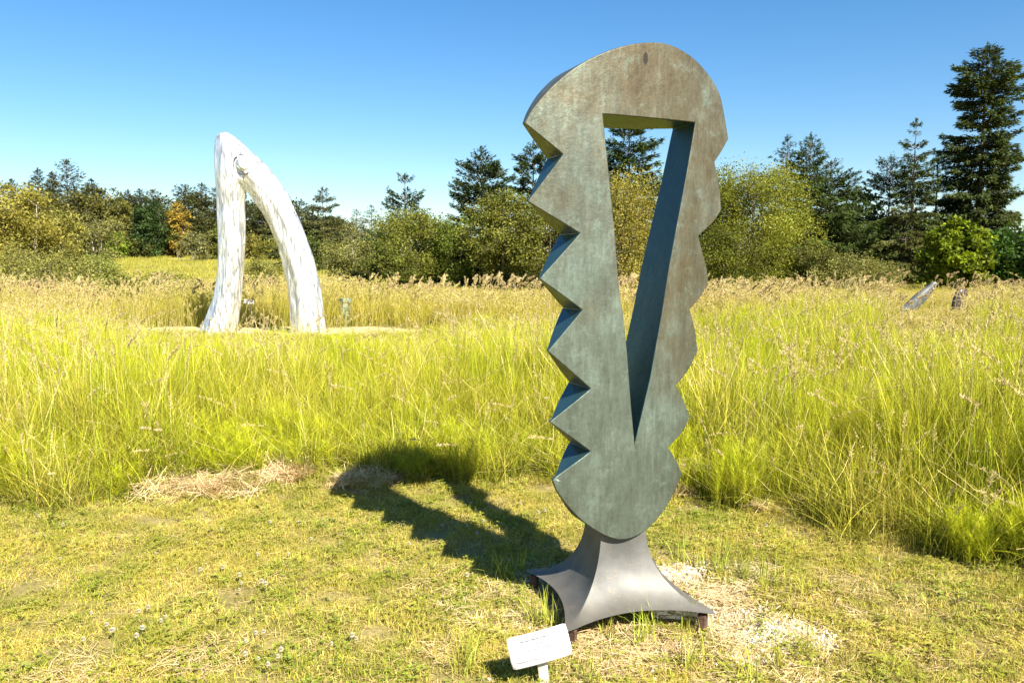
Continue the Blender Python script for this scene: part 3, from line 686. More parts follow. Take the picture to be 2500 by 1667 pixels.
# ------------------------------------------------------------------ label sign in front
m, nt, nd, ln = newmat('sign_paper'); p = nd('BsdfPrincipled', in_Roughness=.25); p.inputs['Base Color'].default_value = (.62, .58, .57, 1); o = nd('OutputMaterial'); ln(p.outputs[0], o.inputs[0]); M_SIGN = m
m, nt, nd, ln = newmat('sign_ink'); p = nd('BsdfPrincipled', in_Roughness=.6); p.inputs['Base Color'].default_value = (.01, .01, .012, 1); o = nd('OutputMaterial'); ln(p.outputs[0], o.inputs[0]); M_INK = m
m, nt, nd, ln = newmat('sign_ink_faded'); p = nd('BsdfPrincipled', in_Roughness=.6); p.inputs['Base Color'].default_value = (.07, .06, .06, 1); o = nd('OutputMaterial'); ln(p.outputs[0], o.inputs[0]); M_INK2 = m
m, nt, nd, ln = newmat('grey_stake'); tc = nd('TexCoord'); n1 = noise_tex(nd, ln, tc.outputs['Object'], 30, 5, .7); r1 = ramp(nd, [(.35, (.36, .32, .27)), (.65, (.52, .48, .42))]); ln(n1.outputs[0], r1.inputs[0])
p = nd('BsdfPrincipled', in_Roughness=.7); ln(r1.outputs[0], p.inputs['Base Color']); o = nd('OutputMaterial'); ln(p.outputs[0], o.inputs[0]); M_STAKE = m
sg = empty('label_sign', (.115, 2.87, float(ground_z(.115, 2.87))), 0)
tag(sg, 'small white label sign with printed text on a short stake in front of the bronze', 'sign')
stk = rough_box('stake', (0.003, .012, .06), (.036, .006, .20), (R(4), R(-6), R(3)), M_STAKE, 4, sg)
# curved card
cw, chh = .235, .115; V = []; Fs = []; nu, nw = 16, 4
def card(u, w, d=0): return (u * cw, -.014 * (1 - (2 * u) ** 2) * 1.0 + d, w * chh)
for lay, d in ((0, 0), (1, .002)):
    for j in range(nw + 1):
        for i in range(nu + 1):
            u = i / nu - .5; w = j / nw - .5
            if abs(abs(u) - .5) < 1e-6 and abs(abs(w) - .5) < 1e-6: u *= .975; w *= .95
            V.append(card(u, w, d))
q = (nu + 1) * (nw + 1)
for j in range(nw):
    for i in range(nu):
        a = j * (nu + 1) + i; Fs.append((a, a + 1, a + nu + 2, a + nu + 1)); Fs.append(tuple(x_ + q for x_ in (a, a + nu + 1, a + nu + 2, a + 1)))
bd = [i for i in range(nu + 1)] + [(j + 1) * (nu + 1) - 1 for j in range(1, nw + 1)] + [nw * (nu + 1) + i for i in range(nu - 1, -1, -1)] + [j * (nu + 1) for j in range(nw - 1, 0, -1)]
for i in range(len(bd)): a, b_ = bd[i], bd[(i + 1) % len(bd)]; Fs.append((b_, a, a + q, b_ + q))
plate = mesh_obj('sign_plate', V, Fs, M_SIGN, sg); CARD_ROT = (R(-18), R(-11), R(10)); plate.location = (-.012, -.006, .165); plate.rotation_euler = CARD_ROT
def text_on(parent, s, size, u0, w0, mat, align='CENTER', name='lettering'):
    c = bpy.data.curves.new('t', 'FONT'); c.body = s; c.size = size; c.align_x = align; c.resolution_u = 2; c.offset = size * .03
    t = bpy.data.objects.new('t', c); COL.objects.link(t); dg = bpy.context.evaluated_depsgraph_get()
    me = bpy.data.meshes.new_from_object(t.evaluated_get(dg)); bpy.data.objects.remove(t)
    for v in me.vertices:
        x_, z_ = v.co.x + u0, v.co.y + w0; v.co = Vector((x_, card(x_ / cw, 0)[1] - .0006, z_))
    me.materials.clear(); me.materials.append(mat); o = bpy.data.objects.new(name, me); COL.objects.link(o); o.parent = parent; return o
text_on(plate, 'San Juan Islands Sculpture Park', .0115, .002, .030, M_INK)
text_on(plate, '"Uutotem"', .0095, .0, .013, M_INK2)
text_on(plate, 'By Gerard Tsutakawa', .0105, .0, -.006, M_INK2)
text_on(plate, '$24,000', .0095, -.004, -.022, M_INK2)
text_on(plate, 'Available for Purchase', .0092, -.098, -.040, M_INK2, 'LEFT')
text_on(plate, '(360) 370-5050', .0088, .040, -.038, M_INK2, 'LEFT')

# ------------------------------------------------------------------ white metal sculpture
m, nt, nd, ln = newmat('bright_steel'); tc = nd('TexCoord'); G = tc.outputs['Object']
n1 = noise_tex(nd, ln, G, 7, 2, .5, (2.0, 2.0, .34)); n2 = noise_tex(nd, ln, G, 40, 3, .6)
p = nd('BsdfPrincipled'); p.inputs['Metallic'].default_value = .8; r1 = ramp(nd, [(.36, (.58, .58, .57)), (.52, (.90, .89, .87))]); ln(n1.outputs[0], r1.inputs[0]); n5 = noise_tex(nd, ln, G, 13, 4, .6, (2.4, 2.4, .22)); r5 = ramp(nd, [(.36, (.36, .35, .33)), (.45, (1, 1, 1))]); ln(n5.outputs[0], r5.inputs[0]); ln(mixc(nd, ln, r1.outputs[0], r5.outputs[0], .85, 'MULTIPLY'), p.inputs['Base Color'])
p.inputs['Roughness'].default_value = .42
b = nd('Bump'); b.inputs['Strength'].default_value = 1.0; b.inputs['Distance'].default_value = .055; sz_ = nd('SeparateXYZ'); ln(G, sz_.inputs[0]); bz = nd('MapRange'); bz.inputs[1].default_value = 2.7; bz.inputs[2].default_value = 3.6; bz.inputs[3].default_value = 1; bz.inputs[4].default_value = .5; ln(sz_.outputs[2], bz.inputs[0]); ln(bz.outputs[0], b.inputs['Strength']); ln(n1.outputs[0], b.inputs['Height']); b2 = nd('Bump'); b2.inputs['Strength'].default_value = .1; b2.inputs['Distance'].default_value = .01
ln(n2.outputs[0], b2.inputs['Height']); ln(b.outputs[0], b2.inputs['Normal']); ln(b2.outputs[0], p.inputs['Normal']); o = nd('OutputMaterial'); ln(p.outputs[0], o.inputs[0]); M_STEEL = m
m, nt, nd, ln = newmat('crease_shade_steel'); p = nd('BsdfPrincipled', in_Roughness=.5, in_Metallic=.8); p.inputs['Base Color'].default_value = (.16, .155, .15, 1); o = nd('OutputMaterial'); ln(p.outputs[0], o.inputs[0]); M_CREASE = m  # dark tone paints the shadow of the crease round the eye
WY = 17.5
left = [(533, 826, 46), (537, 805, 42), (542, 788, 38), (553, 740, 33), (560, 690, 30.5), (564, 640, 31), (565, 600, 32), (565, 550, 32), (564, 500, 32), (565, 460, 36), (567, 420, 40), (562, 390, 37), (556, 365, 32), (548, 342, 24), (542, 328, 15), (539, 321, 6)]
right = [(756, 826, 43), (754, 800, 42), (749, 760, 40), (741, 700, 38), (729, 640, 37), (712, 585, 36), (690, 532, 35), (668, 490, 37), (641, 453, 37), (612, 420, 37), (587, 394, 34), (568, 366, 29), (556, 345, 20), (546, 330, 12), (540, 321, 5)]
def tube(keys, seed, K=40):
    ks = np.array(keys, float); t = np.r_[0, np.cumsum(np.hypot(np.diff(ks[:, 0]), np.diff(ks[:, 1])))]; tt = np.linspace(0, t[-1], 130)
    px, py, hw = [np.interp(tt, t, ks[:, i]) for i in range(3)]
    kk = np.ones(7) / 7; sm = lambda a: np.convolve(np.pad(a, 3, 'edge'), kk, 'valid'); px, py = sm(px), sm(py); hw = np.r_[sm(hw)[:-3], hw[-3:]]
    P3 = np.array([at(a, b, WY) for a, b in zip(px, py)]); r = hw / F_PX * WY
    T = np.gradient(P3, axis=0); T /= np.linalg.norm(T, axis=1)[:, None]; side = np.stack([T[:, 2], 0 * T[:, 0], -T[:, 0]], 1)
    V = []; arc = tt / F_PX * WY
    for j in range(len(tt)):
        for i in range(K):
            a = 2 * PI * i / K
            g = .5 * math.sin(a * 7 + 1.7 * math.sin(arc[j] * 2.1 + seed) + seed) + .5 * math.sin(a * 11 + 2.2 * math.sin(arc[j] * 1.4 + 2 * seed + i * .1)) * math.sin(arc[j] * 1.9 + a * 3)
            rr = r[j] * (1 + .10 * g)
            V.append(P3[j] + side[j] * math.cos(a) * rr + np.array([0, 1, 0]) * math.sin(a) * rr * .85)
    n = len(tt); Fq = [(j * K + i, j * K + (i + 1) % K, (j + 1) * K + (i + 1) % K, (j + 1) * K + i) for j in range(n - 1) for i in range(K)]
    Fq += [tuple(range(K))[::-1], tuple((n - 1) * K + i for i in range(K))]
    return V, Fq
V1, F1 = tube(left, 1.0); V2, F2 = tube(right, 2.3)
# web filling the head between the two legs, an eye boss on its face
webpts = [(600, 455), (575, 430), (585, 400), (600, 420), (612, 445)]
Vall = list(V1) + list(V2); Fall = list(F1) + [tuple(i + len(V1) for i in f) for f in F2]
def blob(px, py, rx, ry, rz, dy, seg=20):
    c = np.array(at(px, py, WY + dy)); V = []; F = []
    for j in range(seg + 1):
        for i in range(seg): a, b = 2 * PI * i / seg, PI * j / seg; V.append(c + np.array([rx * math.sin(b) * math.cos(a), ry * math.sin(b) * math.sin(a), rz * math.cos(b)]))
    for j in range(seg):
        for i in range(seg): F.append((j * seg + i, (j + 1) * seg + i, (j + 1) * seg + (i + 1) % seg, j * seg + (i + 1) % seg))
    return V, F
for args in ((596, 432, .24, .26, .28, 0), (583, 405, .26, .26, .26, 0)):
    Vb, Fb = blob(*args); Fall += [tuple(i + len(Vall) for i in f) for f in Fb]; Vall += Vb
o0 = np.array(at(640, 818, WY)); o0[2] = 0
white = empty('tree_sculpture', tuple(o0)); tag(white, 'tall shining silver white sculpture like a bowed two legged tree trunk', 'sculpture')
tmp = mesh_obj('tmp', np.array(Vall) - o0, Fall, M_STEEL)
bm = bmesh.new(); bm.from_mesh(tmp.data); bmesh.ops.recalc_face_normals(bm, faces=bm.faces); bm.to_mesh(tmp.data); bm.free()
rm = tmp.modifiers.new('r', 'REMESH'); rm.mode = 'VOXEL'; rm.voxel_size = .022; rm.use_smooth_shade = True
sm_ = tmp.modifiers.new('s', 'SMOOTH'); sm_.factor = .5; sm_.iterations = 2
me = bpy.data.meshes.new_from_object(tmp.evaluated_get(bpy.context.evaluated_depsgraph_get())); bpy.data.objects.remove(tmp)
me.materials.clear(); me.materials.append(M_STEEL); me.name = 'hollow_trunk'
trk = bpy.data.objects.new('hollow_trunk', me); COL.objects.link(trk); trk.parent = white
# eye boss with a raised rim, coloured dark as its shaded crease
ec = at(593, 402, WY - .28) - Vector(o0)
bm = bmesh.new(); bmesh.ops.create_uvsphere(bm, u_segments=28, v_segments=16, radius=1)
for v in bm.verts: v.co = Vector((v.co.x * .15, v.co.y * .06, v.co.z * .15))
me = bpy.data.meshes.new('eye_boss'); bm.to_mesh(me); bm.free(); me.materials.append(M_STEEL); me.polygons.foreach_set('use_smooth', [True] * len(me.polygons))
e_ = bpy.data.objects.new('eye_boss', me); COL.objects.link(e_); e_.parent = white; e_.location = ec; e_.rotation_euler = (0, R(-35), R(8))
V = []; Fs = []
for i in range(40):
    a = R(60 + 250 * i / 39) 
    for j in range(8):
        b_ = 2 * PI * j / 8; rr = .20 + .012 * math.cos(b_); V.append((rr * math.cos(a) * 1.0, -.02 + .018 * math.sin(b_) + .06 * math.cos(a) ** 2, rr * math.sin(a) * 1.05))
Fs = [(i * 8 + j, i * 8 + (j + 1) % 8, (i + 1) * 8 + (j + 1) % 8, (i + 1) * 8 + j) for i in range(39) for j in range(8)]
rim = mesh_obj('eye_rim', V, Fs, M_CREASE, white, smooth=True); rim.location = ec; rim.rotation_euler = (0, R(-20), 0)
m, nt, nd, ln = newmat('pale_concrete'); p = nd('BsdfPrincipled', in_Roughness=.8); p.inputs['Base Color'].default_value = (.62, .60, .57, 1); o = nd('OutputMaterial'); ln(p.outputs[0], o.inputs[0]); M_CONC = m
for k_, (px, w_) in enumerate(((532, .62), (756, .52))):
    c_ = at(px, 820, WY) - Vector(o0); rough_box('foot_plate', (c_.x, 0, .02), (w_ * 2, .8, .05), (0, 0, 0), M_CONC, 20 + k_, white)

# ------------------------------------------------------------------ trees
M_CON = leaf_mat('conifer_needles', trans=.18, rough=.6, ttint=(1.1, 1.2, .5))
M_LEAF = leaf_mat('broad_leaves', trans=.38, rough=.5)
m, nt, nd, ln = newmat('bark'); tc = nd('TexCoord'); n1 = noise_tex(nd, ln, tc.outputs['Object'], 8, 5, .7, (1, 1, .25)); r1 = ramp(nd, [(.35, (.06, .045, .032)), (.65, (.20, .155, .11))]); ln(n1.outputs[0], r1.inputs[0])
p = nd('BsdfPrincipled', in_Roughness=.9); ln(r1.outputs[0], p.inputs['Base Color']); o = nd('OutputMaterial'); ln(p.outputs[0], o.inputs[0]); M_BARK = m
m, nt, nd, ln = newmat('pale_bark'); tc = nd('TexCoord'); n1 = noise_tex(nd, ln, tc.outputs['Object'], 8, 5, .7, (1, 1, .25)); r1 = ramp(nd, [(.35, (.24, .20, .15)), (.65, (.45, .40, .32))]); ln(n1.outputs[0], r1.inputs[0])
p = nd('BsdfPrincipled', in_Roughness=.9); ln(r1.outputs[0], p.inputs['Base Color']); o = nd('OutputMaterial'); ln(p.outputs[0], o.inputs[0]); M_PBARK = m
def limb(V, F, A, B, r0, r1, K=5, seg=4, sag=0, rnd=None):
    A = Vector(A); B = Vector(B); d = (B - A); L = d.length or 1e-3; d.normalize(); u = d.orthogonal().normalized(); w = d.cross(u); s0 = len(V)
    off = Vector((rnd.uniform(-1, 1), rnd.uniform(-1, 1), 0)) * L * .05 if rnd else Vector()
    for j in range(seg + 1):
        t = j / seg; c = A.lerp(B, t) + (off + Vector((0, 0, -sag * L))) * (4 * t * (1 - t)); r = r0 + (r1 - r0) * t
        for i in range(K): a = 2 * PI * i / K; V.append(tuple(c + (u * math.cos(a) + w * math.sin(a)) * r))
    for j in range(seg):
        for i in range(K): F.append((s0 + j * K + i, s0 + j * K + (i + 1) % K, s0 + (j + 1) * K + (i + 1) % K, s0 + (j + 1) * K + i))
def conifer(name, base, h, rad, label, seed, prof='cone', col=(.055, .085, .02), n_t=4200, b0=.06, droop=.25, spread=1.0, size=1.0, group=None, cat='tree', lean=0, gap=.15):
    r = np.random.default_rng(seed); rd = random.Random(seed)
    root = empty(name, base); tag(root, label, cat, group)
    V = []; F = []; tr = max(.05, h * .016); limb(V, F, (0, 0, -.3), (lean * h, 0, h * .995), tr, .012, 7, 8)
    def pr(t):
        if prof == 'cone': return (1 - t) ** .85 * min(1, .5 + (t + .02) * 3) 
        if prof == 'round': return math.sqrt(max(0, 1 - ((t - .35) / .65) ** 2)) if t > .35 else .75 + .25 * t / .35
        if prof == 'column': return (min(1, (1 - t) * 7) ** .6) * (1.0 - .30 * t) * (.88 + .12 * math.sin(t * 23 + seed))
        if prof == 'broad': return (1 - t) ** .72 * (.85 + .15 * math.sin(t * 17 + seed))
    nlev = int(13 + h * (2.1 if prof == 'column' else 1.75)); br = []
    for i in range(nlev):
        t = b0 + (1 - b0) * (i + rd.uniform(-.3, .3)) / nlev; t = min(.985, max(b0, t)); R0 = rad * pr(t)
        if rd.random() < gap and t < .9: continue
        nb = 5 if t > .85 else rd.choice([6, 7, 8]); a0 = rd.uniform(0, 2 * PI)
        for k in range(nb):
            L = R0 * rd.choice([rd.uniform(.45, .8), rd.uniform(.8, 1.05), rd.uniform(.95, 1.3)]) + .06
            br.append((t * h + rd.uniform(-.1, .1), a0 + k * 2 * PI / nb + rd.uniform(-.35, .35), L, rd.uniform(.7, 1.25)))
    tot = sum(b[2] * (.5 + .5 * b[2] / rad) for b in br)
    P = []; D = []; B_ = []; S_ = []
    for z, a, L, bright in br:
        m_ = max(8, int(n_t * .88 * L * (.5 + .5 * L / rad) / tot)); s = r.uniform(.08, 1.0, m_) ** .75
        t = max(0, min(1, z / h)); up = (.3 if prof == 'column' else .75) * t ** 2.2 - droop * 1.3 * (1 - t) + .08
        def zc(q): return z + L * (up * q - droop * .45 * q * q + .22 * np.clip(q - .6, 0, 1) ** 2 * 2)
        ca, sa = math.cos(a), math.sin(a); sd = r.choice([-1., 1.], m_)
        tw = (L * .30 * (1.08 - s) * np.minimum(1, s * 3.5) + .05) * r.uniform(0, 1, m_)      # how far out along its side twig
        fx = L * s + tw * .75; lat = sd * tw * spread
        x_ = ca * fx - sa * lat + lean * z; y_ = sa * fx + ca * lat
        P.append(np.stack([x_, y_, zc(s) - tw * (.15 + droop * .8) + r.normal(0, .02 + .004 * h, m_)], 1))
        slope = up - droop * .9 * s
        D.append(np.stack([ca * .8 - sa * sd * .5, sa * .8 + ca * sd * .5, slope - .15 - droop * .6 * r.uniform(0, 1, m_)], 1))
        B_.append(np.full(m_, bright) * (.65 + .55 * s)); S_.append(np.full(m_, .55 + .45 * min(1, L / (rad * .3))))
        if L > .35: limb(V, F, (lean * z, 0, z), (ca * L * .9 + lean * z, sa * L * .9, float(zc(.9))), tr * .22 * (1 - .6 * z / h) + .008, .006, 3, 2)
    mt = 40; P.append(np.stack([lean * h + r.normal(0, .012, mt), r.normal(0, .012, mt), h * .955 + r.uniform(0, .05, mt) * h], 1)); D.append(np.stack([r.normal(0, .5, mt), r.normal(0, .5, mt), r.uniform(.7, 1.6, mt)], 1)); B_.append(np.full(mt, 1.)); S_.append(np.full(mt, .5)); S_ = np.concatenate(S_)[:, None]
    P = np.concatenate(P); D = np.concatenate(D); B_ = np.concatenate(B_); D /= np.linalg.norm(D, axis=1)[:, None]; n = len(P)
    s_ = Soup(); sz = (.060 + .0085 * h) * size
    for q in range(3):
        d = D + r.normal(0, .24, (n, 3)); d /= np.linalg.norm(d, axis=1)[:, None]
        sd = np.cross(d, r.normal(0, .5, (n, 3)) + np.array([0, 0, 1.0])); sd /= np.linalg.norm(sd, axis=1)[:, None]
        L = sz * r.uniform(1.0, 2.4, (n, 1)) * S_; w = sz * r.uniform(.15, .32, (n, 1)) * S_; c0 = P + r.normal(0, sz * .22, (n, 3))
        Vt = np.stack([c0, c0 + d * L * .5 - sd * w, c0 + d * L, c0 + d * L * .45 + sd * w], 1).reshape(-1, 3)
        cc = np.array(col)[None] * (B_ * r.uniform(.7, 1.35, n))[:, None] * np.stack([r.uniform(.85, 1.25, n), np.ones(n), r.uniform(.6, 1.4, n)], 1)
        s_.add(Vt, np.arange(n)[:, None] * 4 + np.array([[0, 1, 2, 3]]), np.clip(np.repeat(cc, 4, 0), 0, 1))
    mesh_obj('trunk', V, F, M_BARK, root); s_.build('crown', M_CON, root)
    return root
def broadleaf(name, base, h, rad, label, seed, col=(.12, .13, .025), col2=None, n_cl=130, per=70, leaf=.10, z0=.12, stems=5, vertical=0, group=None, cat='tree', bark=None, top='round', ry=1.0, upright=.0, cl=.16):
    r = np.random.default_rng(seed); rd = random.Random(seed); root = empty(name, base); tag(root, label, cat, group)
    V = []; F = []; tips = []
    col2 = np.array(col2 if col2 is not None else np.array(col) * np.array([1.6, 1.4, 1.0])); col = np.array(col) * (.88, 1.0, 1.0); col2 = col2 * (.86, 1.0, 1.0); leaf = leaf * (.82 if base[1] < 60 else .95); per = int(per * (1.1 if base[1] < 60 else .62))
    # cluster centres, biased to the shell of a lumpy crown
    C = []
    lump = [(r.uniform(0, 2 * PI), r.uniform(-.5, .8), r.uniform(.12, .3)) for _ in range(7)]
    tries = 0
    while len(C) < n_cl and tries < 20000:
        tries += 1
        d = r.normal(0, 1, 3); d /= np.linalg.norm(d); q = r.uniform(.25, 1.0) ** .55
        az_ = math.atan2(d[1], d[0]); bump = 1 + .20 * math.sin(3 * az_ + seed) * (1 - abs(d[2])) + .15 * math.sin(5 * d[2] + 2 * az_ + seed * 1.7) + .10 * math.sin(9 * d[2] + 5 * az_ + seed * 2.3)
        if math.sin(6.1 * d[0] * q + seed) + math.sin(6.7 * d[2] * q * 1.3 + 2.1 * seed) + math.sin(5.3 * d[1] + seed * .7) < -.75: continue
        if rd.random() < .08 and d[2] < .6: bump *= rd.uniform(1.03, 1.14)
        zc = min(.9, d[2] * q * bump)
        wid = 1.0 if top == 'round' else (1 - .45 * max(0, zc))
        x_ = d[0] * q * bump * rad * wid * .9; y_ = d[1] * q * bump * rad * ry * wid * .9; z_ = h * (z0 + (1 - z0) * .5 * (1 + min(.97, max(-.98, zc * .97))))
        C.append((x_, y_, z_))
    C = np.array(C)
    trunk_r = max(.03, h * .016); st_tips = []
    for i in range(stems):
        a = 2 * PI * i / stems + rd.uniform(-.4, .4); q = rd.uniform(.15, .55) * rad if stems > 1 else 0; zt = h * rd.uniform(.55, .85)
        b = (q * math.cos(a), q * math.sin(a) * ry, zt); limb(V, F, (.1 * math.cos(a) * (stems > 1), .1 * math.sin(a) * (stems > 1), -.2), b, trunk_r, trunk_r * .3, 6, 6, 0, rd); st_tips.append(np.array(b))
    st_b = np.concatenate([np.linspace([0, 0, h * .1], b, 8) for b in st_tips])
    for c_ in C[::2 if n_cl < 200 else 3]:
        j = np.argmin(np.sum((st_b - c_) ** 2 * np.array([1, 1, 1.5]), 1) + (st_b[:, 2] > c_[2]) * 4); limb(V, F, st_b[j], c_, trunk_r * .3, .006, 3, 3, 0, rd)
    n = n_cl * per; ci = np.repeat(np.arange(len(C)), per)[:n]; n = len(ci)
    off = np.clip(r.normal(0, 1, (n, 3)), -1.6, 1.45) * np.array([1, 1, .7 + vertical * .7]) * rad * cl * r.choice([.6, .85, 1.1], len(C))[ci][:, None] * np.where(r.uniform(0, 1, (n, 1)) < .12, 1.35, 1); P = C[ci] + off; P[:, 2] = np.maximum(P[:, 2], .05 * h)
    br = r.uniform(.55, 1.3, len(C))[ci] * r.uniform(.7, 1.3, n); mixv = np.clip(r.uniform(0, 1, len(C))[ci] * .6 + r.uniform(0, .4, n), 0, 1)[:, None]
    d = r.normal(0, 1, (n, 3)); d[:, 2] -= vertical * 1.2; d[:, 2] += upright; d /= np.linalg.norm(d, axis=1)[:, None]; nrm = r.normal(0, .7, (n, 3)) + np.array([.1, -.3, .8]); sd = np.cross(d, nrm); sd /= np.linalg.norm(sd, axis=1)[:, None] + 1e-6
    L = leaf * r.uniform(.45, 1.5, (n, 1)); w = L * (.36 - .16 * vertical)
    V4 = np.stack([P, P + d * L * .5 - sd * w, P + d * L, P + d * L * .5 + sd * w], 1).reshape(-1, 3)
    cc = (col[None] * (1 - mixv) + col2[None] * mixv) * br[:, None]
    s_ = Soup(); s_.add(V4, np.arange(n)[:, None] * 4 + np.array([[0, 1, 2, 3]]), np.clip(np.repeat(cc, 4, 0), 0, 1))
    mesh_obj('trunk', V, F, bark or M_BARK, root); s_.build('crown', M_LEAF, root)
    return root
def place(px, ty, hw, Y):
    b = at(px, ty, Y); g = float(ground_z(b.x, Y)); return (b.x, Y, g - .05), b.z - g, hw / F_PX * Y
def con(px, ty, hw, Y, label, seed, name='fir_tree', **k):
    b, h, r_ = place(px, ty, hw, Y); return conifer(name, b, h, r_, label, seed, **k)
def brd(px, ty, hw, Y, label, seed, name='leafy_tree', **k):
    b, h, r_ = place(px, ty, hw, Y); h *= 1.10; return broadleaf(name, b, h, r_, label, seed, **k)
DG = (.050, .075, .018); MG = (.085, .105, .022); OG = (.115, .12, .028); BL = (.03, .045, .012)
# right side
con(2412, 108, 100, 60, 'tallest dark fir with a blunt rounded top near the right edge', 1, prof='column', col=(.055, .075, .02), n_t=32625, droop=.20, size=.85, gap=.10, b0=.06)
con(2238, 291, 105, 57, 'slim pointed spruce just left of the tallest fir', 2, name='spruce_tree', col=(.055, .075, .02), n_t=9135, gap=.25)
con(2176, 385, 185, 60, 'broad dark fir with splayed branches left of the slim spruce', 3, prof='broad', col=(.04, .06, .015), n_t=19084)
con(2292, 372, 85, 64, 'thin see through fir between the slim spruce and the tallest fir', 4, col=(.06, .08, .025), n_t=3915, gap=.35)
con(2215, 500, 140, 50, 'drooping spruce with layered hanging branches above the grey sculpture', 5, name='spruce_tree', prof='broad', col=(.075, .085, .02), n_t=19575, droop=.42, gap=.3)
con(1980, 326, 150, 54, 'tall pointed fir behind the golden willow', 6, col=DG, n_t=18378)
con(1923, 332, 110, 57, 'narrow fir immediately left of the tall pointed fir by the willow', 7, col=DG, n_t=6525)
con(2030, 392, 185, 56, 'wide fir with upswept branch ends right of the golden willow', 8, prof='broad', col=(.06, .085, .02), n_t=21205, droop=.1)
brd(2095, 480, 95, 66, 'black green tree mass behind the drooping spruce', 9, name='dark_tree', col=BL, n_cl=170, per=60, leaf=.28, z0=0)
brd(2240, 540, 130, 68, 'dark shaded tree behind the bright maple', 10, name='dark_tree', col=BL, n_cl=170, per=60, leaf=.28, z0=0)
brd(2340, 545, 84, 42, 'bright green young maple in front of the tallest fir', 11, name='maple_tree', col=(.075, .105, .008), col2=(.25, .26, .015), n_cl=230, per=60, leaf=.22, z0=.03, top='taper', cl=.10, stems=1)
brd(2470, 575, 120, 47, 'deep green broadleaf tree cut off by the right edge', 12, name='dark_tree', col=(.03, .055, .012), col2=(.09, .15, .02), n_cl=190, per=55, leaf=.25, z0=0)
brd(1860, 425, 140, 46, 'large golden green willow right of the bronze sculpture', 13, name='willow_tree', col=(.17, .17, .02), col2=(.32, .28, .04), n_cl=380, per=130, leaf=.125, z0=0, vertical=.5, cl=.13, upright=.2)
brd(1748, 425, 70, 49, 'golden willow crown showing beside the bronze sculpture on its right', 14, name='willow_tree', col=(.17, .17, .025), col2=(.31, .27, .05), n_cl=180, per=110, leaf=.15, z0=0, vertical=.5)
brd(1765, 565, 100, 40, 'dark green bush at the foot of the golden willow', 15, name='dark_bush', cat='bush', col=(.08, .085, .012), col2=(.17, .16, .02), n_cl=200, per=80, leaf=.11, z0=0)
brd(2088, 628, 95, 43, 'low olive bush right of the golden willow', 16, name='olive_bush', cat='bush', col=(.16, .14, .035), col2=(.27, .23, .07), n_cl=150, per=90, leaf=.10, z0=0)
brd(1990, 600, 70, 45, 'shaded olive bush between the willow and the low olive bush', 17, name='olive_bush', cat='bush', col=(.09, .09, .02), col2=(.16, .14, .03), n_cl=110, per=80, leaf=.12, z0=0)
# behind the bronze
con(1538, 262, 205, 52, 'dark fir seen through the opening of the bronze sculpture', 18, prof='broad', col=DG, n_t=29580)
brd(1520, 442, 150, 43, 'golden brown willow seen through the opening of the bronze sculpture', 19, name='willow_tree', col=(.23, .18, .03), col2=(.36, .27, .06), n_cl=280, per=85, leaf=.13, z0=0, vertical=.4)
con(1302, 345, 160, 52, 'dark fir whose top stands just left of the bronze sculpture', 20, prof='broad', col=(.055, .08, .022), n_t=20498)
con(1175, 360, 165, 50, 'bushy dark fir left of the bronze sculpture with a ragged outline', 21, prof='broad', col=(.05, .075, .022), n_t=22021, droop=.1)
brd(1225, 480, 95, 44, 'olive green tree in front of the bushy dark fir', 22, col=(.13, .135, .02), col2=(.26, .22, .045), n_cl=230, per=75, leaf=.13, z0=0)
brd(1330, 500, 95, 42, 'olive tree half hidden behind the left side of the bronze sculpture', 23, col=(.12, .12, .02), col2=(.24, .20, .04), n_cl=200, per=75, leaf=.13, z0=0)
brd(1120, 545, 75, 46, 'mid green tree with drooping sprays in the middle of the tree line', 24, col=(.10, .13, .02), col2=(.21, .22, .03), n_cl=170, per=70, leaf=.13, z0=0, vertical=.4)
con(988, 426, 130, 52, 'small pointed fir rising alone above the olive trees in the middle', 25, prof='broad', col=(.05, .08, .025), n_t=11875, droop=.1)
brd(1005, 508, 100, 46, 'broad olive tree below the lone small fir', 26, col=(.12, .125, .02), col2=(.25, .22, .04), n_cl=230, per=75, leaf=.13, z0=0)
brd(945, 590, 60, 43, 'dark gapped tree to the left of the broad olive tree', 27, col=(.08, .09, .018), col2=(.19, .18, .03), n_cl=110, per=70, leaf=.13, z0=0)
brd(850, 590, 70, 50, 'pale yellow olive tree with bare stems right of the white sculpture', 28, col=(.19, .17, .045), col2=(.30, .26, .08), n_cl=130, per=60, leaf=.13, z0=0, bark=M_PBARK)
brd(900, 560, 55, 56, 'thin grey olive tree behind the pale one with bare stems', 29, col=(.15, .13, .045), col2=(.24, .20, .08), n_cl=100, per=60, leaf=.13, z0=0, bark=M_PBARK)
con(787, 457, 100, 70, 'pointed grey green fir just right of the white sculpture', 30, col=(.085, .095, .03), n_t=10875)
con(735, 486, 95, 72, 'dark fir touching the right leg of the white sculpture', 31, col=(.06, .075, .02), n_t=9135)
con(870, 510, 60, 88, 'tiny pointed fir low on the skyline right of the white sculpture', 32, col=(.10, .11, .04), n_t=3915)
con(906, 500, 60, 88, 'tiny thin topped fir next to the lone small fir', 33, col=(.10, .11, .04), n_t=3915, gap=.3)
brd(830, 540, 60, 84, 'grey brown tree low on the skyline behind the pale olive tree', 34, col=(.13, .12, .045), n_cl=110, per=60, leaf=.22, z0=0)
brd(1090, 570, 60, 60, 'dark tree filling the gap behind the middle of the tree line', 35, name='dark_tree', col=(.06, .07, .018), n_cl=110, per=60, leaf=.2, z0=0)
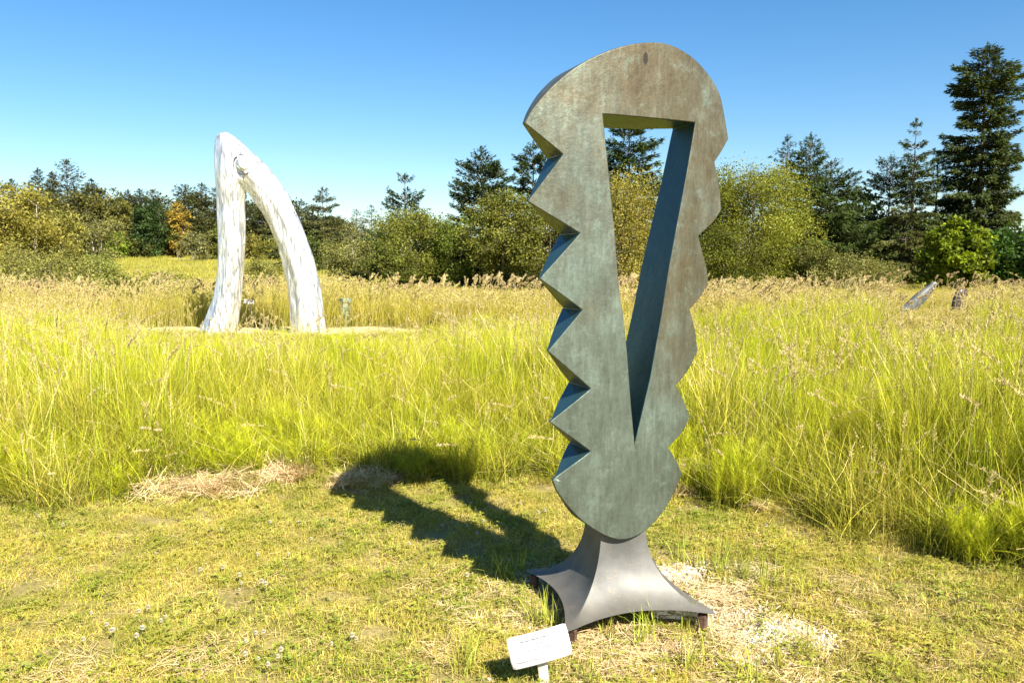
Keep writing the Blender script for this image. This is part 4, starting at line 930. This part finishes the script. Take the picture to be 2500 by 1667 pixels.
# far left wood
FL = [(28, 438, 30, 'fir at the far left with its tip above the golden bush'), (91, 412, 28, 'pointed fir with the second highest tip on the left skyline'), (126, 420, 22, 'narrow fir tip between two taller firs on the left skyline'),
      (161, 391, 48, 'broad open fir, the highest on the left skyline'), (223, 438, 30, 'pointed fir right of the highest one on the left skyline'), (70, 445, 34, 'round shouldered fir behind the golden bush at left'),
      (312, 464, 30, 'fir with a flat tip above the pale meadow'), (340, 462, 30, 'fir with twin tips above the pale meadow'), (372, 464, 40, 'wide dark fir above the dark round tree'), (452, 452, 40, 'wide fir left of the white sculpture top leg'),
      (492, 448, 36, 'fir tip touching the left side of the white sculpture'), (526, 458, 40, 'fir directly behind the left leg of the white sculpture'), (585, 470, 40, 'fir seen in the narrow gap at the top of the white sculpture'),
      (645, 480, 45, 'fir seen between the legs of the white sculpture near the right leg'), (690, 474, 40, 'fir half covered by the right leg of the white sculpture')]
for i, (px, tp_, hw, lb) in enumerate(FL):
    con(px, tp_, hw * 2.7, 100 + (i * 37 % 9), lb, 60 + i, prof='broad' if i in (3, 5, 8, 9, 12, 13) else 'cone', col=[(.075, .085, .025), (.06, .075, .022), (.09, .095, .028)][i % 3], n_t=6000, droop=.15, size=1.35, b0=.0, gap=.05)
brd(258, 462, 42, 104, 'rounded olive tree on the left skyline', 80, col=(.11, .10, .03), n_cl=140, per=60, leaf=.3, z0=0)
brd(300, 500, 40, 98, 'brown green tree above the bright bush at the meadow edge', 81, col=(.12, .11, .03), n_cl=130, per=60, leaf=.3, z0=0)
brd(366, 500, 46, 92, 'dense black green round tree at the edge of the pale meadow', 82, name='dark_tree', col=(.035, .055, .018), col2=(.07, .10, .025), n_cl=170, per=60, leaf=.26, z0=0)
brd(432, 500, 30, 94, 'orange gold leafed tree right of the dense dark one', 83, col=(.30, .18, .03), col2=(.42, .27, .05), n_cl=120, per=60, leaf=.24, z0=0)
brd(410, 570, 26, 95, 'low orange brown tree under the gold leafed one', 84, col=(.20, .13, .03), n_cl=80, per=60, leaf=.24, z0=0)
brd(340, 590, 36, 91, 'grey green low bush in front of the dense dark tree', 85, name='green_bush', cat='bush', col=(.09, .10, .03), n_cl=80, per=60, leaf=.22, z0=0)
brd(285, 570, 30, 88, 'bright green bush at the left end of the pale meadow', 86, name='green_bush', cat='bush', col=(.15, .19, .02), col2=(.25, .28, .03), n_cl=90, per=60, leaf=.2, z0=0)
brd(232, 530, 62, 62, 'vase shaped pale tree with bare stems at left', 87, col=(.17, .15, .045), col2=(.27, .22, .07), n_cl=120, per=60, leaf=.16, z0=.1, bark=M_PBARK, stems=7)
brd(190, 480, 70, 96, 'mixed brown green tree under the highest fir at left', 88, col=(.10, .09, .028), n_cl=160, per=60, leaf=.3, z0=0)
brd(120, 485, 75, 94, 'mixed olive tree under the narrow fir tips at left', 89, col=(.11, .10, .028), n_cl=160, per=60, leaf=.3, z0=0)
brd(45, 465, 95, 44, 'large golden leafed bush at the left edge', 90, name='golden_bush', cat='bush', col=(.24, .19, .035), col2=(.38, .29, .06), n_cl=260, per=80, leaf=.14, z0=0, bark=M_PBARK)
brd(135, 530, 72, 47, 'smaller golden bush with a pale stem beside the large one at left', 91, name='golden_bush', cat='bush', col=(.21, .18, .04), col2=(.34, .27, .06), n_cl=190, per=75, leaf=.13, z0=0, bark=M_PBARK)
brd(475, 570, 45, 84, 'pale thin tree left of the white sculpture at the meadow edge', 92, col=(.17, .15, .05), col2=(.25, .21, .08), n_cl=80, per=50, leaf=.2, z0=0, bark=M_PBARK)
brd(600, 575, 50, 88, 'yellow olive tree between the legs of the white sculpture', 93, col=(.17, .14, .04), n_cl=110, per=60, leaf=.22, z0=0, bark=M_PBARK)
brd(665, 590, 45, 82, 'dull olive tree behind the right leg of the white sculpture', 94, col=(.15, .14, .03), n_cl=100, per=60, leaf=.2, z0=0)
brd(540, 560, 45, 90, 'dark olive tree behind the left leg of the white sculpture', 95, col=(.10, .10, .025), n_cl=100, per=60, leaf=.24, z0=0)
brd(745, 580, 55, 66, 'deep green tree low behind the right leg of the white sculpture', 96, name='dark_tree', col=(.06, .075, .018), col2=(.12, .13, .025), n_cl=120, per=60, leaf=.2, z0=0)
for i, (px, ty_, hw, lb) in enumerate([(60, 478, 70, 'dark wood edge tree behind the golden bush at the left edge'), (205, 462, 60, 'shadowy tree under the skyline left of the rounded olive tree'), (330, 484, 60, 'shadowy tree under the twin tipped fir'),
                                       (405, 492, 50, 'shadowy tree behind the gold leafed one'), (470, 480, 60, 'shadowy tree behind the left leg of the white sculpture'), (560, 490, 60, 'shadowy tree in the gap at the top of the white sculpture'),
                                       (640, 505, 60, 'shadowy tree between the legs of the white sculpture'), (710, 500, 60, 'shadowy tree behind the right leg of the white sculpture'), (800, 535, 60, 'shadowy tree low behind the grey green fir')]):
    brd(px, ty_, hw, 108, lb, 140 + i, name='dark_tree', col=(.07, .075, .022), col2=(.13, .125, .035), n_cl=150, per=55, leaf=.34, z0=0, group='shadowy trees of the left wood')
# brush on the left in front of the meadow
for i, (px, tp_, hw, Y, lb) in enumerate([(20, 596, 110, 30, 'tangled olive shrub at the left edge in the tall grass'), (135, 625, 100, 27, 'tangled olive shrub below the smaller golden bush'), (238, 622, 60, 33, 'bright leafy shrub in front of the left end of the meadow'),
                                          (385, 672, 90, 27, 'low scrubby shrub left of the white sculpture'), (300, 684, 75, 24, 'lowest scrubby shrub in the tan grass at left'), (640, 640, 60, 36, 'scrubby shrub seen between the legs of the white sculpture')]):
    brd(px, tp_, hw, Y, lb, 110 + i, name='scrub_bush', cat='bush', col=(.17, .155, .03) if i != 2 else (.17, .20, .03), col2=(.36, .30, .08), n_cl=150, per=60, leaf=.075, z0=0, upright=.6, cl=.2)

# ------------------------------------------------------------------ far sculptures, small signs, posts
m, nt, nd, ln = newmat('grey_stone'); tc = nd('TexCoord'); n1 = noise_tex(nd, ln, tc.outputs['Object'], 6, 4, .6); r1 = ramp(nd, [(.35, (.055, .065, .07)), (.65, (.10, .11, .115))]); ln(n1.outputs[0], r1.inputs[0])
p = nd('BsdfPrincipled', in_Roughness=.45); ln(r1.outputs[0], p.inputs['Base Color']); o = nd('OutputMaterial'); ln(p.outputs[0], o.inputs[0]); M_GREY = m
m, nt, nd, ln = newmat('dark_bronze'); p = nd('BsdfPrincipled', in_Roughness=.35, in_Metallic=.6); p.inputs['Base Color'].default_value = (.07, .055, .06, 1); o = nd('OutputMaterial'); ln(p.outputs[0], o.inputs[0]); M_DARK = m
def sweep(name, path, mat, parent=None, K=12, flat=.6):
    """path: (x, y, z, r)"""
    p_ = np.array(path, float); t = np.linspace(0, 1, len(p_)); tt = np.linspace(0, 1, 30); q = np.stack([np.interp(tt, t, p_[:, i]) for i in range(4)], 1)
    k = np.ones(3) / 3
    for i in range(3): q[:, i] = np.convolve(np.pad(q[:, i], 1, 'edge'), k, 'valid')
    T = np.gradient(q[:, :3], axis=0); V = []
    for j in range(30):
        d = Vector(T[j]).normalized(); u = Vector((0, 1, 0)); u = (u - d * u.dot(d)).normalized(); w = d.cross(u)
        for i in range(K): a = 2 * PI * i / K; V.append(tuple(Vector(q[j, :3]) + (w * math.cos(a) + u * math.sin(a) * flat) * q[j, 3]))
    F = [(j * K + i, j * K + (i + 1) % K, (j + 1) * K + (i + 1) % K, (j + 1) * K + i) for j in range(29) for i in range(K)] + [tuple(range(K)), tuple(29 * K + i for i in range(K))[::-1]]
    return mesh_obj(name, V, F, mat, parent, smooth=True)
GYY = 22.5
b = at(2215, 790, GYY); g = float(ground_z(b.x, GYY)); rt = empty('leaning_sculpture', (b.x, GYY, g)); tag(rt, 'leaning silvery grey sculpture tapering to a rounded tip in the tall grass at right', 'sculpture')
def rel(px, py, r_): v = at(px, py, GYY); return (v.x - b.x, 0, v.z - g, r_)
sweep('leaning_arm', [rel(2212, 760, .16), rel(2232, 742, .19), rel(2252, 722, .17), rel(2270, 706, .12), rel(2282, 692, .09), rel(2284, 688, .045)], M_GREY, rt)
sweep('support_fin', [rel(2190, 815, .10), rel(2198, 785, .11), rel(2206, 755, .10), rel(2214, 742, .03)], M_GREY, rt, flat=.5)
b = at(2345, 790, 24); g = float(ground_z(b.x, 24)); rt = empty('hooked_sculpture', (b.x, 24, g)); tag(rt, 'dark bronze sculpture with a rounded hooked head right of the leaning grey one', 'sculpture')
def rel(px, py, r_): v = at(px, py, 24); return (v.x - b.x, 0, v.z - g, r_)
sweep('bent_column', [(0.0, 0, 0, .22), rel(2335, 760, .18), rel(2338, 730, .15), rel(2345, 714, .14), rel(2356, 712, .09), rel(2362, 722, .04)], M_DARK, rt)
sweep('low_limb', [rel(2320, 790, .12), rel(2326, 765, .14), rel(2342, 772, .12)], M_DARK, rt)
def small_sign(px, py, Y, w, h, lb, tilt=0):
    c = at(px, py, Y); g = float(ground_z(c.x, Y)); rt = empty('label_sign', (c.x, Y, g)); tag(rt, lb, 'sign', 'small white label signs in the park')
    rough_box('sign_plate', (0, 0, c.z - g), (w, .012, h), (R(-20), tilt, 0), M_SIGN, 3, rt); rough_box('stake', (0, .02, (c.z - g) / 2 - .03), (.04, .02, c.z - g), (0, 0, 0), M_STAKE, 5, rt)
small_sign(608, 737, 20.5, .26, .12, 'tiny white label sign between the legs of the white sculpture', R(8))
small_sign(1305, 827, 12.0, .13, .06, 'tiny white label sign in the grass left of the bronze sculpture')
for px, top, Y, hh, ww, lb in ((301, 643, 90, .7, .28, 'right hand white post in the far meadow'), (279, 643, 92, .55, .55, 'left hand low white marker in the far meadow')):
    c = at(px, top, Y); g = float(ground_z(c.x, Y)); z1 = max(c.z, g + .5); b_ = rough_box('white_post', (c.x, Y, (g + z1) / 2), (ww, .2, z1 - g), (0, 0, 0), M_SIGN, 7); tag(b_, lb, 'post', 'white posts in the far meadow')
# pale green stacked garden sculpture
m, nt, nd, ln = newmat('pale_green'); p = nd('BsdfPrincipled', in_Roughness=.4); p.inputs['Base Color'].default_value = (.22, .27, .19, 1); o = nd('OutputMaterial'); ln(p.outputs[0], o.inputs[0]); M_PGREEN = m
c = at(845, 800, 20.3); g = float(ground_z(c.x, 20.3)); rt = empty('stacked_sculpture', (c.x, 20.3, g)); tag(rt, 'small pale green stacked form beside the path right of the white sculpture', 'sculpture')
for nm, z_, w_, h_ in (('lower_block', .22, .26, .44), ('middle_block', .50, .20, .12), ('top_block', .63, .24, .10)): rough_box(nm, (0, 0, z_), (w_, w_ * .8, h_ - .004), (0, 0, R(z_ * 60)), M_PGREEN, int(z_ * 100), rt)

# ------------------------------------------------------------------ clover flowers, each a thing
m, nt, nd, ln = newmat('clover_white'); tc = nd('TexCoord'); n1 = noise_tex(nd, ln, tc.outputs['Object'], 300, 2); r1 = ramp(nd, [(.4, (.34, .30, .20)), (.6, (.66, .60, .48))]); ln(n1.outputs[0], r1.inputs[0])
p = nd('BsdfPrincipled', in_Roughness=.8); ln(r1.outputs[0], p.inputs['Base Color']); o = nd('OutputMaterial'); ln(p.outputs[0], o.inputs[0]); M_CLV = m
hd = Soup(); q = 60; i = np.arange(q) + .5; ph = np.arccos(1 - 1.6 * i / q); th = PI * (1 + 5 ** .5) * i
d = np.stack([np.cos(th) * np.sin(ph), np.sin(th) * np.sin(ph), np.cos(ph)], 1); sd = np.cross(d, [0, 0, 1.01]); sd /= np.linalg.norm(sd, axis=1)[:, None]
Vc = np.stack([d * .003, d * .0085 - sd * .0022, d * .0125 + np.array([0, 0, .001]), d * .0085 + sd * .0022], 1).reshape(-1, 3); hd.add(Vc, np.arange(q)[:, None] * 4 + np.array([[0, 1, 2, 3]]), (.7, .7, .7))
M_STEM = leaf_mat('clover_stem', trans=.2)
def flower(x_, y_, h_, s_, first=[None]):
    rt = empty('clover_flower', (x_, y_, float(ground_z(x_, y_))), random.uniform(0, 6)); rt.scale = (s_, s_, s_)
    tag(rt, 'small white clover flower on the mown lawn', 'flower', 'white clover flowers in the lawn')
    if first[0] is None:
        a = hd.build('flower_head', M_CLV, rt); V = []; F = []; limb(V, F, (0, 0, -.065), (0, 0, .002), .0011, .0009, 4, 2)
        b = mesh_obj('stem', V, F, M_STEM, rt, col=np.tile((.25, .3, .06), (len(V), 1))); first[0] = (a, b)
    else:
        a, b = [o_.copy() for o_ in first[0]]
        for o_ in (a, b): COL.objects.link(o_); o_.parent = rt
    a.location = b.location = (0, 0, h_ / s_)
def grd(px, py):
    x_, y_, z_ = ray(px, py); t = 1.6 / -z_; return x_ * t, y_ * t
FL_ = [(340, 1515), (335, 1525), (225, 1525), (262, 1560), (280, 1565), (275, 1575), (205, 1585), (363, 1510), (345, 1560), (335, 1590), (350, 1570), (395, 1545), (405, 1525), (640, 1445), (585, 1430), (590, 1445), (585, 1460), (650, 1455), (490, 1410),
       (545, 1405), (630, 1375), (705, 1378), (540, 1315), (155, 1300), (110, 1320), (148, 1380), (600, 1630), (632, 1635), (687, 1620), (680, 1640), (810, 1605), (600, 1590), (625, 1570), (645, 1575), (860, 1580), (655, 1660), (790, 1290), (830, 1340),
       (1240, 1380), (1190, 1240), (1195, 1312), (1150, 1240), (1140, 1305), (1165, 1330), (1180, 1290), (1270, 1240), (1330, 1265), (1315, 1275), (1140, 1425), (925, 1250), (1700, 1380), (1690, 1400), (220, 1200), (185, 1215), (65, 1200), (52, 1218), (50, 1235), (120, 1195),
       (20, 1225), (60, 1265), (95, 1280), (660, 1300), (870, 1580), (1000, 1350), (1080, 1300), (960, 1250), (1660, 1255), (1700, 1250), (1870, 1290), (2140, 1390), (730, 1290), (760, 1330), (480, 1340), (380, 1360)]
for px, py in FL_:
    x_, y_ = grd(px, py); flower(x_, y_, random.uniform(.03, .06), random.uniform(.6, 1.05))
